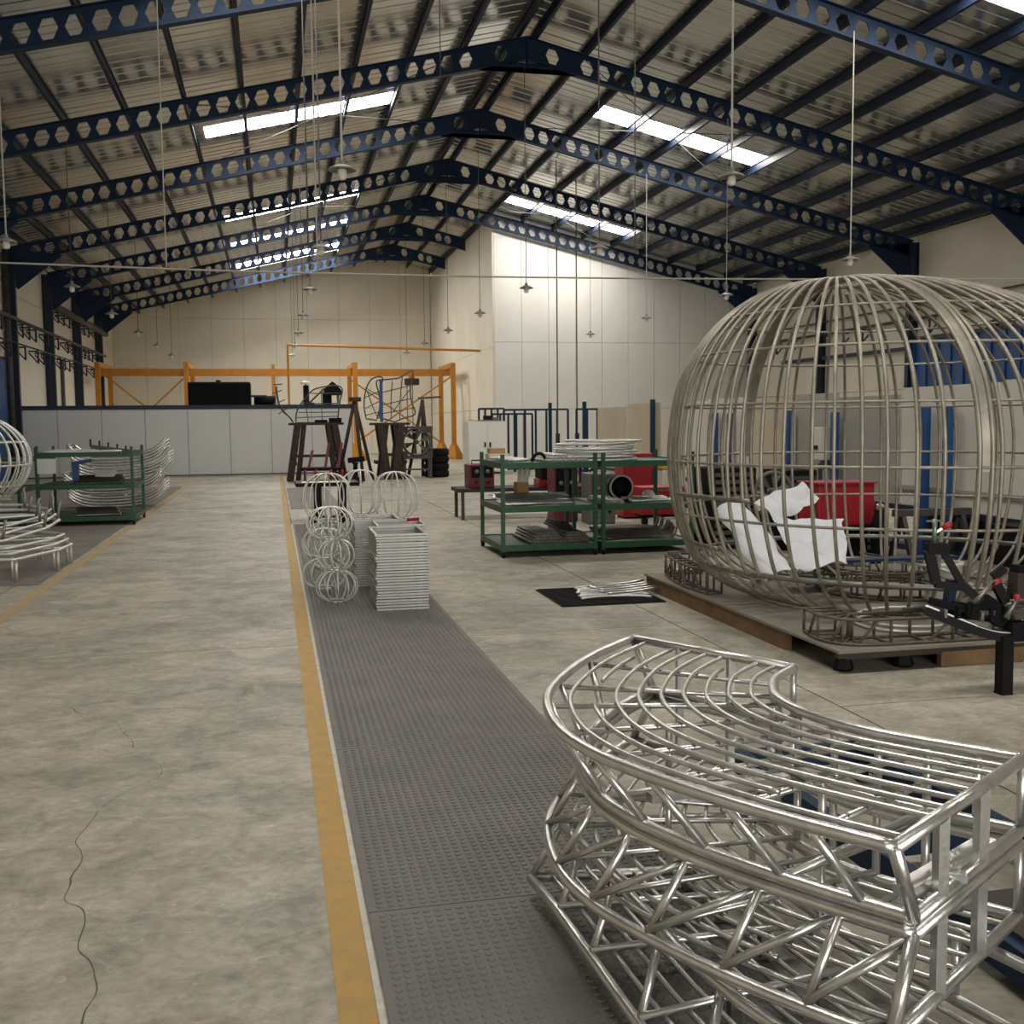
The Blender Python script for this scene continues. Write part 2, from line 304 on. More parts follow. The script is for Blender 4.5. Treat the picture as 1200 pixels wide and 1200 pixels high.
# portal frames with castellated rafters
def rafter_mesh(side, hdist=13.62):
    """web with hexagonal holes plus two flanges, from the ridge out; local x along side"""
    b = MB(); L = hdist; DEP = .52; pitch = .40833; t = .012; hw, hh = .155, .33
    def P(x, d, y): return (side*x, y, -SL*x - d)
    x = .02; holes = [.62 + 0.0]; c = 1.42 - .0
    hs = [.60] + [1.42 + pitch*i for i in range(int((L-.75-1.42)/pitch)+1)]
    for y, flip in ((-t, 0), (t, 1)):
        vs = []; fs = []
        prev = None; prevx = .0
        for c in hs:
            xl, xr = c-hw, c+hw; m0, m1, mm = DEP/2-hh/2, DEP/2+hh/2, DEP/2
            q = len(vs); vs += [P(prevx, 0, y), P(prevx, DEP, y), P(xl, mm, y), P(c-hw/2, m0, y), P(c-hw/2, m1, y), P(c+hw/2, m0, y), P(c+hw/2, m1, y), P(xr, mm, y),
                                P(c-hw/2, 0, y), P(c+hw/2, 0, y), P(c-hw/2, DEP, y), P(c+hw/2, DEP, y), P(xr, 0, y), P(xr, DEP, y), P(xl, 0, y), P(xl, DEP, y)]
            fs += [tuple(q+i for i in f) for f in [(0, 1, 15, 2, 14), (14, 2, 3, 8), (8, 3, 5, 9), (9, 5, 7, 12), (2, 15, 10, 4), (4, 10, 11, 6), (6, 11, 13, 7)]]
            prevx = xr
        q = len(vs); vs += [P(prevx, 0, y), P(prevx, DEP, y), P(L, DEP, y), P(L, 0, y)]; fs.append((q, q+1, q+2, q+3))
        b.add(vs, fs if not flip else [f[::-1] for f in fs])
    for c in hs:                          # hole edges
        pts = [(c-hw, DEP/2), (c-hw/2, DEP/2-hh/2), (c+hw/2, DEP/2-hh/2), (c+hw, DEP/2), (c+hw/2, DEP/2+hh/2), (c-hw/2, DEP/2+hh/2)]
        vs = [P(u, d, y) for y in (-t, t) for u, d in pts]; b.add(vs, [(i, (i+1) % 6, (i+1) % 6+6, i+6) for i in range(6)])
    for d0, d1 in ((-.0, .018), (DEP-.018, DEP)):
        vs = [P(u, d, y) for u in (0, L) for d in (d0, d1) for y in (-.09, .09)]
        b.add(vs, [(0, 1, 3, 2), (4, 6, 7, 5), (0, 4, 5, 1), (2, 3, 7, 6), (0, 2, 6, 4), (1, 5, 7, 3)])
    return b
RS = rafter_mesh(1, 2.62).mesh('rafter', 'navy')
RM = {s: rafter_mesh(s).mesh('rafter', 'navy') for s in (-1, 1)}
# apex gusset: a solid plate with flat underside
am = MB().prism([(-1.25, -SL*1.25-.5), (-.8, -.66), (.8, -.66), (1.25, -SL*1.25-.5), (1.25, -SL*1.25-.52), (.8, -.70), (-.8, -.70), (-1.25, -SL*1.25-.52)], 1, -.09, .09)
am.prism([(-1.25, -SL*1.25-.5), (-.8, -.68), (.8, -.68), (1.25, -SL*1.25-.5), (0.3, -.58), (-.3, -.58)], 1, -.012, .012); am.box(-.012, .012, -.09, .09, -.69, -.02)
AM = am.mesh('apex_plate', 'navy')
def kneemesh(s):
    b = MB(); z = lambda x: -SL*x
    b.prism([(s*13.5, z(13.5)-.1), (s*12.15, z(12.15)-.5), (s*13.45, -4.45)], 1, -.012, .012)
    b.bar((s*12.15, 0, z(12.15)-.51), (s*13.45, 0, -4.45), .16, .016, (0, 1, 0)); return b
KM = {s: kneemesh(s).mesh('knee_plate', 'navy') for s in (-1, 1)}
cm = MB(); cm.box(-.16, -.145, -.09, .09, 0, 7.05); cm.box(.145, .16, -.09, .09, 0, 7.05); cm.box(-.15, .15, -.006, .006, 0, 7.05); CM = cm.mesh('column', 'navyd')
fp = MB().box(-.22, .22, -.16, .16, 0, .025).mesh('base_plate', 'navyd')
for i, k in enumerate(range(3, 10)):
    t = thing('portal_frame', 'dark navy castellated steel portal frame under the roof, %s from the camera' % ORD[i], 'roof frame', (RX, FY(k), 0), 'castellated portal frames')
    for s in (-1, 1):
        if s == 1 and k > 7: inst('rafter', RS, t, (0, 0, ZR)); continue
        inst('rafter', RM[s], t, (0, 0, ZR)); inst('knee_plate', KM[s], t, (0, 0, ZR))
        inst('column', CM, t, (s*13.64, 0, 0)); inst('base_plate', fp, t, (s*13.64, 0, 0))
    inst('apex_plate', AM, t, (0, 0, ZR))
# ============================================================ BUILDING FITTINGS
# left wall rails with rows of triangular brackets, pipe, door
def rail(name, label, cat, x, y0, y1, z, r, mt, step, size, s=1):
    t = thing(name, label, cat, (x, (y0+y1)/2, z)); MB().tube([(x, y0, z), (x, y1, z)], r, 10).build('pipe', mt, t, True)
    n = int((y1-y0)/step); me = MB(); a = size
    me.bar((0, 0, -r), (0, 0, -r-a), .05, .05, (1, 0, 0)); me.bar((0, 0, -r-.02), (-s*a*.8, 0, -r-.02), .05, .05); me.bar((0, 0, -r-a), (-s*a*.8, 0, -r-.02), .04, .04, (0, 1, 0)); me.bar((-s*a*.8, 0, -r-.02), (-s*.22, 0, -r-.02), .05, .05)
    me = me.mesh('bracket', 'navyd')
    for i in range(n): 
        if i % 4 < 3: inst('bracket', me, t, (0, y0+step*(i+.5)-(y0+y1)/2, 0))
    return t
rail('wall_pipe', 'grey pipe run with navy brackets on left wall, upper of three', 'pipe', -7.66, 36, 53.5, 4.92, .06, 'dark', .95, .42)
rail('wall_pipe', 'thin dark rail with navy brackets low on left wall', 'pipe', -7.66, 30.5, 52.5, 4.2, .03, 'navyd', .95, .42)
t = rail('duct', 'round grey duct high on left wall near the rear corner', 'duct', -7.6, 41.5, 53.4, 5.95, .14, 'dark', 1.1, .4)
rail('wall_pipe', 'grey pipe on left wall in front of the blue door', 'pipe', -7.66, 20, 35.8, 4.95, .06, 'dark', .95, .42)
rail('wall_pipe', 'grey bracketed pipe along the right wall above blue cladding', 'pipe', 19.45, 22, 40.8, 4.68, .05, 'dark', 1.25, .45, -1)
MB().tube([(19.5, 22, 5.12), (19.5, 41, 5.12)], .03, 6).build('conduit', 'dark'); tag(bpy.data.objects['conduit'], 'thin grey conduit high along the right wall', 'conduit')
dr = struct('door_1', (WLX, 32.7, 0)); MB().box(WLX+.0, WLX+.06, 30.1, 35.15, 0, 3.72).build('frame', 'navyd', dr)
for i in range(8): MB().box(WLX+.06, WLX+.10, 30.2+i*.61, 30.2+i*.61+.59, .03, 3.66).build('door_panel', 'blue', dr)
MB().tube([(WLX+.17, 35.28, 0), (WLX+.17, 35.28, 6.9)], .09, 10).build('downpipe', 'dark', None, True); tag(bpy.data.objects['downpipe'], 'grey downpipe beside the blue door on left wall', 'pipe')
MB().tube([(WLX+.13, 43.9, 0), (WLX+.13, 43.9, 4.15)], .07, 8).build('downpipe', 'dark', None, True); tag(bpy.data.objects['downpipe.001'], 'short grey vertical pipe on left wall behind low partition', 'pipe')
t = thing('wall_cladding', 'blue ribbed steel cladding band on the right wall', 'cladding', (19.6, 26, 2.56), )
for i in range(38):
    y = 18.6+i*.3; m = .0
    MB().prism([(y, 2.58), (y+.29, 2.58), (y+.29, 4.0+.0), (y, 4.0)], 0, 19.55-(.05 if i % 2 else 0), 19.66).build('cladding_rib', 'blue', t)
MB().box(19.48, 19.66, 18.5, 30.0, 4.0, 4.12).build('top_rail', 'navyd', t); MB().bar((19.5, 29.9, 3.8), (19.5, 38.5, 3.84), .12, .12).build('support_bar', 'navyd', t)
for y in (25.9, 27.2): MB().box(19.4, 19.6, y, y+.25, 4.12, 4.3).build('clip', 'navyd', t)
# low partition across the rear left
t = thing('low_partition', 'low white panel partition with dark blue cap across the rear', 'partition', (-2.7, 35.8, 0))
n = 8; w = (2.55+WLX*-1-.06)/n
for i in range(n): MB().box(WLX+.06+i*w+.008, WLX+.06+(i+1)*w-.008, 35.75, 35.83, .03, 2.14).build('panel', 'partition', t)
MB().box(WLX+.06, 2.55, 35.83, 35.87, .03, 2.13).build('backing', 'seam', t)
MB().box(WLX+.06, 2.58, 35.72, 35.9, 2.14, 2.27).build('cap', 'navyd', t); MB().box(WLX+.06, 2.56, 35.73, 35.9, 0, .03).build('floor_channel', 'navyd', t)
# gantry hoist frame behind the partition
t = thing('gantry_crane', 'long orange gantry crane frame standing before the rear wall', 'gantry crane', (.5, 49, 0))
MB().bar((-7.3, 49, 3.95), (8.1, 49, 3.95), .2, .32).build('main_beam', 'orange', t)
for x in (-7.1, -3.55, 3.55, 7.9):
    for y in (47.2, 50.8):
        MB().bar((x, y, .35), (x, y, 4.15), .2, .2, (0, 1, 0)).build('leg', 'orange', t)
        if x > 3 or x < -7: 
            b = MB(); b.lathe([(.48, 0), (.46, .06), (.12, .72), (.1, .74)], 4, (x, y, 0)); b.build('foot', 'orange', t)
    MB().bar((x, 47.1, 4.2), (x, 50.9, 4.2), .2, .2).build('cross_beam', 'orange', t)
MB().bar((.05, 48.9, 0), (.05, 48.9, 4.3), .16, .16, (0, 1, 0)).build('post', 'orange', t)
for a, c in (((3.6, 50.8, 3.7), (7.85, 50.8, .7)), ((7.85, 47.4, 3.7), (3.7, 47.4, .9)), ((-6.9, 47.4, 3.8), (-5.0, 47.4, 2.2)), ((-3.7, 47.4, 3.6), (-5.2, 47.4, 2.2))):
    MB().bar(a, c, .07, .07).build('brace', 'orange', t)
h = thing('chain_hoist', 'dark electric chain hoist hanging under the orange gantry beam', 'hoist', (6.25, 49, 3.3))
MB().box(5.95, 6.6, 48.8, 49.2, 3.38, 3.68).build('motor_body', 'rust', h, bevel=.04); MB().box(6.15, 6.4, 48.88, 49.12, 3.66, 3.8).build('trolley', 'orange', h)
for x in (6.05, 6.3): MB().tube([(x, 49, 3.4), (x, 49, 1.3)], .025, 5).build('chain', 'grey', h)
MB().box(6.25, 6.42, 48.93, 49.07, .9, 1.35).build('hook_block', 'black', h)
t = thing('pipe_frame', 'thin orange pipe goal frame above the low partition', 'pipe frame', (4.3, 44, 0))
MB().tube([(.64, 44, 0), (.64, 44, 4.82)], .05, 6).build('post', 'orange', t); MB().tube([(.6, 44, 4.82), (8.53, 44, 4.62)], .05, 6).build('crossbar', 'orange', t)
# machines standing behind the partition
t = thing('steel_enclosure', 'big black steel cabinet showing above the low partition', 'cabinet', (-1.8, 37.4, 0))
MB().box(-2.75, -.72, 36.9, 37.9, .1, 3.06).build('body', 'black', t, bevel=.05)
for i in range(3): MB().box(-2.7+i*.66, -2.06+i*.66, 36.86, 36.92, .2, 2.98).build('door', 'blackm', t)
MB().box(-1.85, -1.7, 37.1, 37.3, 3.06, 3.13).build('vent', 'black', t); MB().box(-2.7, -.8, 36.95, 37.85, 0, .1).build('plinth', 'navyd', t)
t = thing('compressor', 'black electric motor unit beside the black cabinet behind partition', 'motor', (-.3, 37.2, 0))
b = MB(); b.tube([(-.62, 37.2, 2.43), (.1, 37.2, 2.43)], .17, 14); b.build('housing', 'black', t, True); MB().box(-.66, .12, 37, 37.4, 0, 2.28).build('stand', 'grey', t); MB().box(-.72, -.2, 37.1, 37.25, 2.55, 2.62).build('guard', 'navyd', t)
t = thing('exhaust_stack', 'black vertical stack with pale cap rising behind the partition', 'exhaust pipe', (1.12, 37.3, 0))
MB().tube([(1.12, 37.3, 0), (1.12, 37.3, 2.95)], .1, 12).build('pipe', 'black', t, True); MB().lathe([(.2, 0), (.17, .06), (.05, .12)], 12, (1.12, 37.3, 3.0)).build('rain_cap', 'plastic', t); MB().tube([(1.12, 37.3, 2.9), (1.12, 37.3, 3.02)], .03, 6).build('stem', 'grey', t)
t = thing('drill_press', 'black pillar drill press rising behind the low partition', 'drill press', (1.95, 37.3, 0))
MB().box(1.68, 1.98, 37.15, 37.45, 0, 2.72).build('column', 'blackm', t); MB().prism([(1.7, 2.6), (2.35, 2.62), (2.3, 2.8), (2.1, 3.02), (2.0, 3.08), (1.75, 2.85)], 1, 37.1, 37.5).build('head', 'black', t)
MB().tube([(2.2, 37.3, 2.65), (2.2, 37.3, 2.35)], [.06, .03], 8).build('spindle', 'grey', t); MB().tube([(1.75, 37.3, 2.85), (1.2, 37.3, 2.33)], .03, 6).build('feed_lever', 'dark', t); MB().lathe([(.16, 0), (.16, .08), (.1, .12)], 12, (1.25, 37.3, 2.25)).build('knob', 'black', t)
MB().box(1.2, 2.4, 37.05, 37.6, 2.1, 2.25).build('table', 'dark', t)
# pendant lamps on long cords
SHADE = MB().lathe([(.035, .20), (.05, .19), (.055, .12), (.10, .10), (.25, .03), (.26, .0), (.22, .01), (.09, .07), (.0, .075)], 16).mesh('shade', 'lamp', smooth=False)
GLB = MB().lathe([(.06, .05), (.085, 0), (.085, -.10), (.07, -.15), (.03, -.17)], 12).mesh('glass_globe', 'bulb', smooth=True)
lamps = [(x, k, z) for x, ks, z in ((-4.08, range(3, 9), 4.55), (.87, range(2, 9), 4.58), (5.8, range(2, 9), 4.7), (10.78, range(3, 7), 4.62)) for k in ks]
rown = {-4.08: 'left row', .87: 'row over the aisle', 5.8: 'row under the ridge', 10.78: 'right row'}
cnt = {}
for x, k, z in lamps:
    rn = rown[x]; i = cnt.get(rn, 0); cnt[rn] = i+1; y = 12.9+BAY*(k-2); q = (y-.3)/y; x *= q; z = 1.6+(z-1.6)*q; y -= .3
    t = thing('pendant_lamp', 'grey enamel pendant lamp on a long cord, %s in the %s' % (ORD[i], rn), 'lamp', (x, y, z), 'pendant lamps')
    inst('lamp_shade', SHADE, t, scale=(.62,)*3); inst('glass_globe', GLB, t, scale=(.62,)*3); top = ZR - SL*abs(x-RX) - .5
    MB().tube([(x, y, z+.115), (x, y, top)], .009 if k > 3 else .013, 5).build('cord', 'cord' if (x > 10 or i < 1) else 'wire', t)
# bare pull cords and the cross cable
for n, (x, y, z, r, m, lb) in enumerate([(.69, 15.96, 3.83, .014, 'cord', 'pale bare drop cord hanging over the aisle'), (.62, 17.6, 4.38, .010, 'wire', 'thin dark drop wire over the aisle'), (8.9, 33, .9, .022, 'dark', 'dark drop pipe in front of the white block'), (9.55, 33, .9, .02, 'dark', 'second dark drop pipe in front of the white block'), (2.3, 14.4, 6.2, .008, 'wire', 'short dark wire hanging high near the ridge'), (6.0, 17.2, 4.4, .009, 'wire', 'thin dark drop wire left of the ridge lamps'), (-1.42, 15.96, 3.85, .010, 'cord', 'pale drop cord meeting the cross cable on left')]):
    o = MB().tube([(x, y, z), (x, y, ZR-SL*abs(x-RX)+.2)], r, 6).build('drop_cord', m); tag(o, lb, 'cord')
    if n in (2, 3): MB().box(x-.05, x+.05, y-.08, y+.08, z-.0, z+.35).build('switch_box', 'navyd', o)
o = MB().tube(crom([(-7.9, 16, 3.95), (-3.6, 16, 3.865), (1.04, 16, 3.81), (7.4, 16, 3.86), (19.6, 16, 4.1)], 8), .014, 5).build('cross_cable', 'cord'); tag(o, 'pale cable strung straight across the hall', 'cable')
# ============================================================ RUBBER MATS
STUD = [(.0115, 0), (.010, .0028)]
def studs(x0, x1, y0, y1, z, pitch=.036):
    b = MB(); nx = int((x1-x0-.02)/pitch); ny = int((y1-y0-.02)/pitch); ox = (x1-x0-(nx-1)*pitch)/2; oy = (y1-y0-(ny-1)*pitch)/2
    n = 7; cs = [(cos(2*pi*j/n), sin(2*pi*j/n)) for j in range(n)]; v = b.v; f = b.f
    for i in range(nx):
        for k in range(ny):
            x = x0+ox+i*pitch; y = y0+oy+k*pitch; o = len(v)
            v += [(x+.0125*c, y+.0125*s_, z) for c, s_ in cs] + [(x+.0105*c, y+.0105*s_, z+.0032) for c, s_ in cs]
            f += [(o+j, o+(j+1) % n, o+n+(j+1) % n, o+n+j) for j in range(n)]; f.append(tuple(range(o+n, o+2*n)))
    return b
seams = [-.6, 1.5, 3.37, 5.16, 6.9, 8.7, 10.45, 12.2, 13.9, 15.6, 17.34]
for i in range(len(seams)-1):
    y0, y1 = seams[i]+.003, seams[i+1]-.003
    t = thing('rubber_mat', ('grey studded rubber mat piece beside the yellow line, %s from the camera' % ORD[i]), 'mat', (.83, (y0+y1)/2, .002), 'studded mats along the aisle')
    MB().box(.258, 1.385, y0, y1, .002, .008).build('mat_sheet', 'rubber', t)
    o = studs(.258, 1.385, y0, y1, .008).build('mat_studs', 'rubber', t); o['kind'] = 'stuff'
def ribmat(name, label, x0, x1, y0, y1, m='rubber_old', n=0, group=None):
    t = thing(name, label, 'mat', ((x0+x1)/2, (y0+y1)/2, .002), group); MB().box(x0, x1, y0, y1, .002, .009).build('mat_sheet', m, t)
    if n:
        b = MB()
        for i in range(n): y = y0+(y1-y0)*(i+.5)/n; b.box(x0+.02, x1-.02, y-.012, y+.012, .009, .016)
        o = b.build('mat_ribs', m, t); o['kind'] = 'stuff'
    return t
for i, (y0, y1) in enumerate(((11.5, 14.95), (14.97, 18.4), (18.42, 23.2), (23.22, 29.2))):
    ribmat('rubber_mat', 'flat grey rubber mat under the left-hand racks, %s from the camera' % ORD[i], -6.2, -2.385, y0, y1, group='mats on the left')
ribmat('rubber_mat', 'small worn grey mat on the aisle far side, before the rusty trestles', .28, 1.25, 20.6, 27.5)
ribmat('rubber_mat', 'small black ribbed mat under the loose curved rods', 2.4, 3.36, 8.78, 9.75, 'blackm', 18)
# ============================================================ FOREGROUND CURVED TUBE FRAMES
PAIRS = [((1.225, 1.898), (1.865, 2.326)), ((1.112, 2.055), (1.797, 2.41)), ((.995, 2.24), (1.715, 2.51)), ((.885, 2.45), (1.634, 2.62)), ((.805, 2.665), (1.572, 2.75)),
         ((.780, 2.915), (1.536, 2.90)), ((.828, 3.215), (1.541, 3.04)), ((.930, 3.45), (1.572, 3.14)), ((1.130, 3.755), (1.65, 3.28)), ((1.406, 4.054), (1.783, 3.407))]
def curve_at(t, pairs=PAIRS, n=7): return crom([lerp(a, b, t)+(0,) for a, b in pairs], n)
def atz(P, z): return [(p[0], p[1], z) for p in P]
def seg(P, a, b): k = len(P)-1; return P[int(a*k):int(b*k)+1]
def curved_frame(label, zt, zb, loc_rot=None, pairs=PAIRS, big_top=True, nrods=9, inset=.14, seed=1):
    """bench-like tube frame: wide gridded face at zt, narrower open face at zb"""
    c = (1.25, 2.9, min(zt, zb)-.02); t = thing('curved_tube_frame', label, 'tube frame', c, 'curved aluminium tube frames'); R = .0165; r = .0075; rs = .0115
    up = 1 if zt > zb else -1; rnd = random.Random(seed)
    O = curve_at(0, pairs); I = curve_at(1, pairs); LO = curve_at(inset, pairs)
    MB().tube(atz(O, zt), R, 12).build('outer_rim', 'alu', t, True); MB().tube(atz(I, zt), R, 12).build('inner_rim', 'alu', t, True)
    for i in (0, -1): MB().tube([tuple(O[i][:2])+(zt,), tuple(I[i][:2])+(zt,)], R, 12).build('end_rail', 'alu', t, True)
    LO[0] = Vector(lerp(pairs[0][0], pairs[0][1], inset)+(0,))
    MB().tube(atz(LO, zb), R, 12).build('lower_outer_rim', 'alu', t, True); MB().tube(atz(I, zb), R, 12).build('lower_inner_rim', 'alu', t, True)
    for i in (0, -1): MB().tube([tuple(LO[i][:2])+(zb,), tuple(I[i][:2])+(zb,)], R, 12).build('end_rail', 'alu', t, True)
    rodz = zt - up*.004
    for j in range(1, nrods+1):
        P = curve_at(j/(nrods+1), pairs)
        a, b = 0., 1.
        if j == 2: spans = [(0., .40), (.42, .42)]; spans = [(.0, .70)] if False else [(.22, .66), (.80, .93)]
        elif j == 7: spans = [(0, .93)]
        elif j == 3 and nrods > 8: spans = [(0, .985)]
        else: spans = [(0, 1)]
        for a, b in spans:
            Q = seg(P, a, b)
            if len(Q) > 2: MB().tube(atz(Q, rodz), r, 8).build('rod', 'alu', t, True)
    for i in range(1, len(pairs)-1):
        a, b = pairs[i]; z = zt - up*.022
        MB().tube([(a[0], a[1], z), (b[0], b[1], z)], .0085, 8).build('cross_bar', 'alu', t, True)
    for i in range(0, len(pairs)):
        a, b = pairs[i]; l = lerp(a, b, inset); q = pairs[max(i-1, 0)]; l2 = lerp(*q, inset)
        l2 = lerp(l, l2, .38 if big_top else .10) if 0 < i < len(pairs)-1 else l
        MB().tube([(a[0], a[1], zt), (l2[0], l2[1], zb)], rs if 0 < i < 9 else R*.95, 8).build('strut', 'alu', t, True)
        MB().tube([(b[0], b[1], zt), (b[0], b[1], zb)], rs, 8).build('leg', 'alu', t, True)
        if i in (0, 9):
            for u in (.32, .64): m = lerp(a, b, u); MB().bar((m[0], m[1], zt), (m[0], m[1], zb), .026, .026, (0, 1, 0)).build('leg', 'alu', t)
        elif i in (2, 5): 
            m = lerp(a, b, .45); MB().tube([(m[0], m[1], zt-up*.02), (m[0], m[1], zb)], .010, 8).build('leg', 'alu', t, True)
            MB().tube([tuple(l2[:2])+(zb,), (b[0], b[1], zb)], rs, 8).build('lower_cross_bar', 'alu', t, True)
    b = MB()                                # weld beads where rods cross the bars
    for i in range(1, len(pairs)-1):
        for j in range(1, nrods+1):
            m = lerp(*pairs[i], j/(nrods+1)); b.add([(m[0]+dx*.010, m[1]+dy*.010, rodz-up*(.010+.007*(k))) for k in (0, 1) for dx, dy in ((1, 0), (0, 1), (-1, 0), (0, -1))], [(0, 1, 5, 4), (1, 2, 6, 5), (2, 3, 7, 6), (3, 0, 4, 7), (0, 1, 2, 3), (4, 5, 6, 7)])
    o = b.build('weld_beads', 'alu_d', t); o['kind'] = 'stuff'
    return t
t = curved_frame('curved bright aluminium tube frame lying on top of the foreground stack', .72, .53)
MB().bar((1.335, 2.035, .550), (1.70, 2.235, .550), .045, .03).build('flat_brace', 'alu', t); MB().bar((1.47, 2.11, .550), (1.53, 2.08, .545), .03, .02).build('flat_brace', 'alu', t)
MB().bar((1.0, 2.745, .548), (1.45, 2.80, .548), .035, .025).build('flat_brace', 'alu', t)
t = curved_frame('upside-down curved aluminium tube frame in the middle of foreground stack', .300, .496, seed=2, big_top=False)
for i in range(1, 8):
    p = lerp(*PAIRS[i], .0); q = lerp(*PAIRS[i-1], .17); MB().tube([(p[0], p[1], .315), (q[0], q[1], .478)], .0105, 8).build('brace', 'alu', t, True)
P3 = [((1.10, 1.55), (1.84, 1.86)), ((1.00, 1.86), (1.78, 2.12)), ((.91, 2.15), (1.71, 2.36)), ((.863, 2.44), (1.655, 2.56)), ((.844, 2.80), (1.61, 2.80)), ((.828, 3.09), (1.58, 3.03)), ((.802, 3.354), (1.56, 3.26)), ((.80, 3.36), (1.56, 3.27))]
P3 = P3[:7]
def straight_frame():
    t = thing('straight_tube_stack', 'nearly straight tube frame at the bottom of foreground stack', 'tube frame', (1.25, 2.5, .008)); z0, z1 = .075, .255; R = .0165
    L = lambda u, z: [tuple(lerp(a, b, u))+(z,) for a, b in P3]
    for u, z, nm in ((0, z0, 'outer_rim'), (1, z0, 'inner_rim'), (.14, z1, 'upper_outer_rim'), (1, z1, 'upper_inner_rim')): MB().tube(L(u, z), R, 12).build(nm, 'alu', t, True)
    for i in (0, 6):
        MB().tube([tuple(P3[i][0])+(z0,), tuple(P3[i][1])+(z0,)], R, 12).build('end_rail', 'alu', t, True); MB().tube([lerp(*P3[i], .14)+(z1,), tuple(P3[i][1])+(z1,)], R, 12).build('end_rail', 'alu', t, True)
    for j in range(1, 11): MB().tube(crom(L(j/11, z0+.004), 3), .008, 8).build('rod', 'alu', t, True)
    for i in range(1, 6): MB().tube([tuple(P3[i][0])+(z0+.02,), tuple(P3[i][1])+(z0+.02,)], .011, 8).build('cross_bar', 'alu', t, True)
    for i in range(7):
        a, b = P3[i]; q = lerp(*P3[min(i+1, 6)], .14); l = lerp(lerp(a, b, .14), q, .3)
        MB().tube([tuple(a)+(z0,), tuple(l)+(z1,)], .012, 8).build('strut', 'alu', t, True); MB().tube([tuple(b)+(z0,), tuple(b)+(z1,)], .012, 8).build('leg', 'alu', t, True)
        for u in (.35, .7): m = lerp(a, b, u); MB().bar(tuple(m)+(.009,), tuple(m)+(z0+.01,), .03, .03, (0, 1, 0)).build('foot', 'alu_d', t)
straight_frame()
t = thing('low_dolly', 'dark blue low dolly with worn plywood deck behind the stacked frames', 'dolly', (2.3, 2.9, 0))
MB().bar((1.985, 4.3, .09), (1.985, 1.2, .09), .05, .10).build('side_rail', 'navy', t); MB().bar((2.56, 4.3, .09), (2.56, 1.2, .09), .05, .10).build('side_rail', 'navy', t)
for y in (4.28, 3.3, 2.3, 1.3): MB().bar((1.985, y, .09), (2.56, y, .09), .05, .09).build('cross_rail', 'navy', t)
MB().box(2.0, 2.55, 1.25, 2.75, .135, .155).build('deck', 'deck', t)
for x in (2.03, 2.5):
    for y in (1.4, 4.15): MB().tube([(x-.02, y, .04), (x+.02, y, .04)], .04, 12).build('caster', 'black', t, True)
# ============================================================ WIRE SPHERES AND FRAME STACKS ON THE MAT
def wire_ball(name, label, c, r, h, nr=10, ph=0., group='wire spheres on the mat', tr=.0075, base=.48):
    t = thing(name, label, 'wire sphere', (c[0], c[1], c[2]), group)
    prof = [(base*r, 0), (.80*r, .14*h), (.97*r, .34*h), (1.0*r, .5*h), (.95*r, .68*h), (.75*r, .86*h), (.42*r, .97*h), (.05*r, h)]
    rib = MB().tube(crom([(a, 0, z) for a, z in prof], 3), tr, 6).mesh('rib', 'alu_l', smooth=True)
    for i in range(nr): inst('rib', rib, t, (0, 0, 0), (0, 0, ph+2*pi*i/nr))
    for rr, z in ((base*r, 0.0),): inst('base_ring', MB().tube([(rr*cos(a*pi/10), rr*sin(a*pi/10), z) for a in range(20)], tr, 6, True).mesh('base_ring', 'alu_l', smooth=True), t)
    inst('top_ring', MB().tube([(.09*r*cos(a*pi/6), .09*r*sin(a*pi/6), h) for a in range(12)], tr, 6, True).mesh('top_ring', 'alu_l', smooth=True), t)
    return t
g = 'wire spheres on the mat'
bx, by = .52, 9.62
wire_ball('wire_sphere', 'bright wire sphere at the bottom of the front stack on the mat', (bx, by, .012), .185, .275, 12)
wire_ball('wire_sphere', 'bright wire sphere in the middle of the front stack on mat', (bx, by, .298), .165, .27, 12, .2)
wire_ball('wire_sphere', 'bright wire sphere on top of the front stack on mat', (bx-.05, by+.02, .578), .205, .285, 14, .1)
bx, by = .45, 10.45
wire_ball('wire_sphere', 'wire sphere at the bottom of the stack just behind the front one', (bx, by, .012), .22, .29, 10, .3)
wire_ball('wire_sphere', 'wire sphere in the middle of the stack just behind front one', (bx, by, .313), .21, .28, 10, .1)
for i, (x, y, r) in enumerate(((.56, 11.9, .27), (.98, 12.55, .255), (1.31, 11.9, .265))):
    lb = ['left', 'middle', 'right'][i]
    wire_ball('wire_sphere', 'large wire sphere low in the %s stack behind the white frames' % lb, (x, y, .012), r, .52, 10, .1*i)
    wire_ball('wire_sphere', 'large wire sphere on top of the %s stack behind white frames' % lb, (x, y, .545), r*1.0, .52, 10, .15+.1*i, tr=.008)
wire_ball('wire_sphere', 'wire sphere standing behind the large right-hand one, on the mat', (1.08, 13.25, .012), .24, .42, 10, .4)
def flat_frames(n, x0, x1, y0, y1, label, top_label, group, red=False):
    s_ = .0215; w = x1-x0; l = y1-y0
    p = MB(); a = s_/2*.92
    long_ = MB().box(-.011, .011, -l/2+.022, l/2-.022, 0, s_*.8).mesh('side_bar', 'alu_s'); short = MB().box(-w/2, w/2, -.011, .011, 0, s_*.8).mesh('end_bar', 'alu_s')
    for i in range(n):
        t = thing('flat_frame', top_label if i == n-1 else 'bottom' .join(label.split('@')) if i == 0 else label.replace('@', nth(n-i)+' from the top'), 'frame', ((x0+x1)/2+random.uniform(-.006, .006), (y0+y1)/2+random.uniform(-.008, .008), .012+s_*1.14*i), group)
        t.rotation_euler = (0, 0, random.uniform(-.012, .012))
        for q in (-1, 1): inst('side_bar', long_, t, (q*(w/2-.011), 0, 0)); inst('end_bar', short, t, (0, q*(l/2-.011), 0))
    return .012+s_*1.14*n
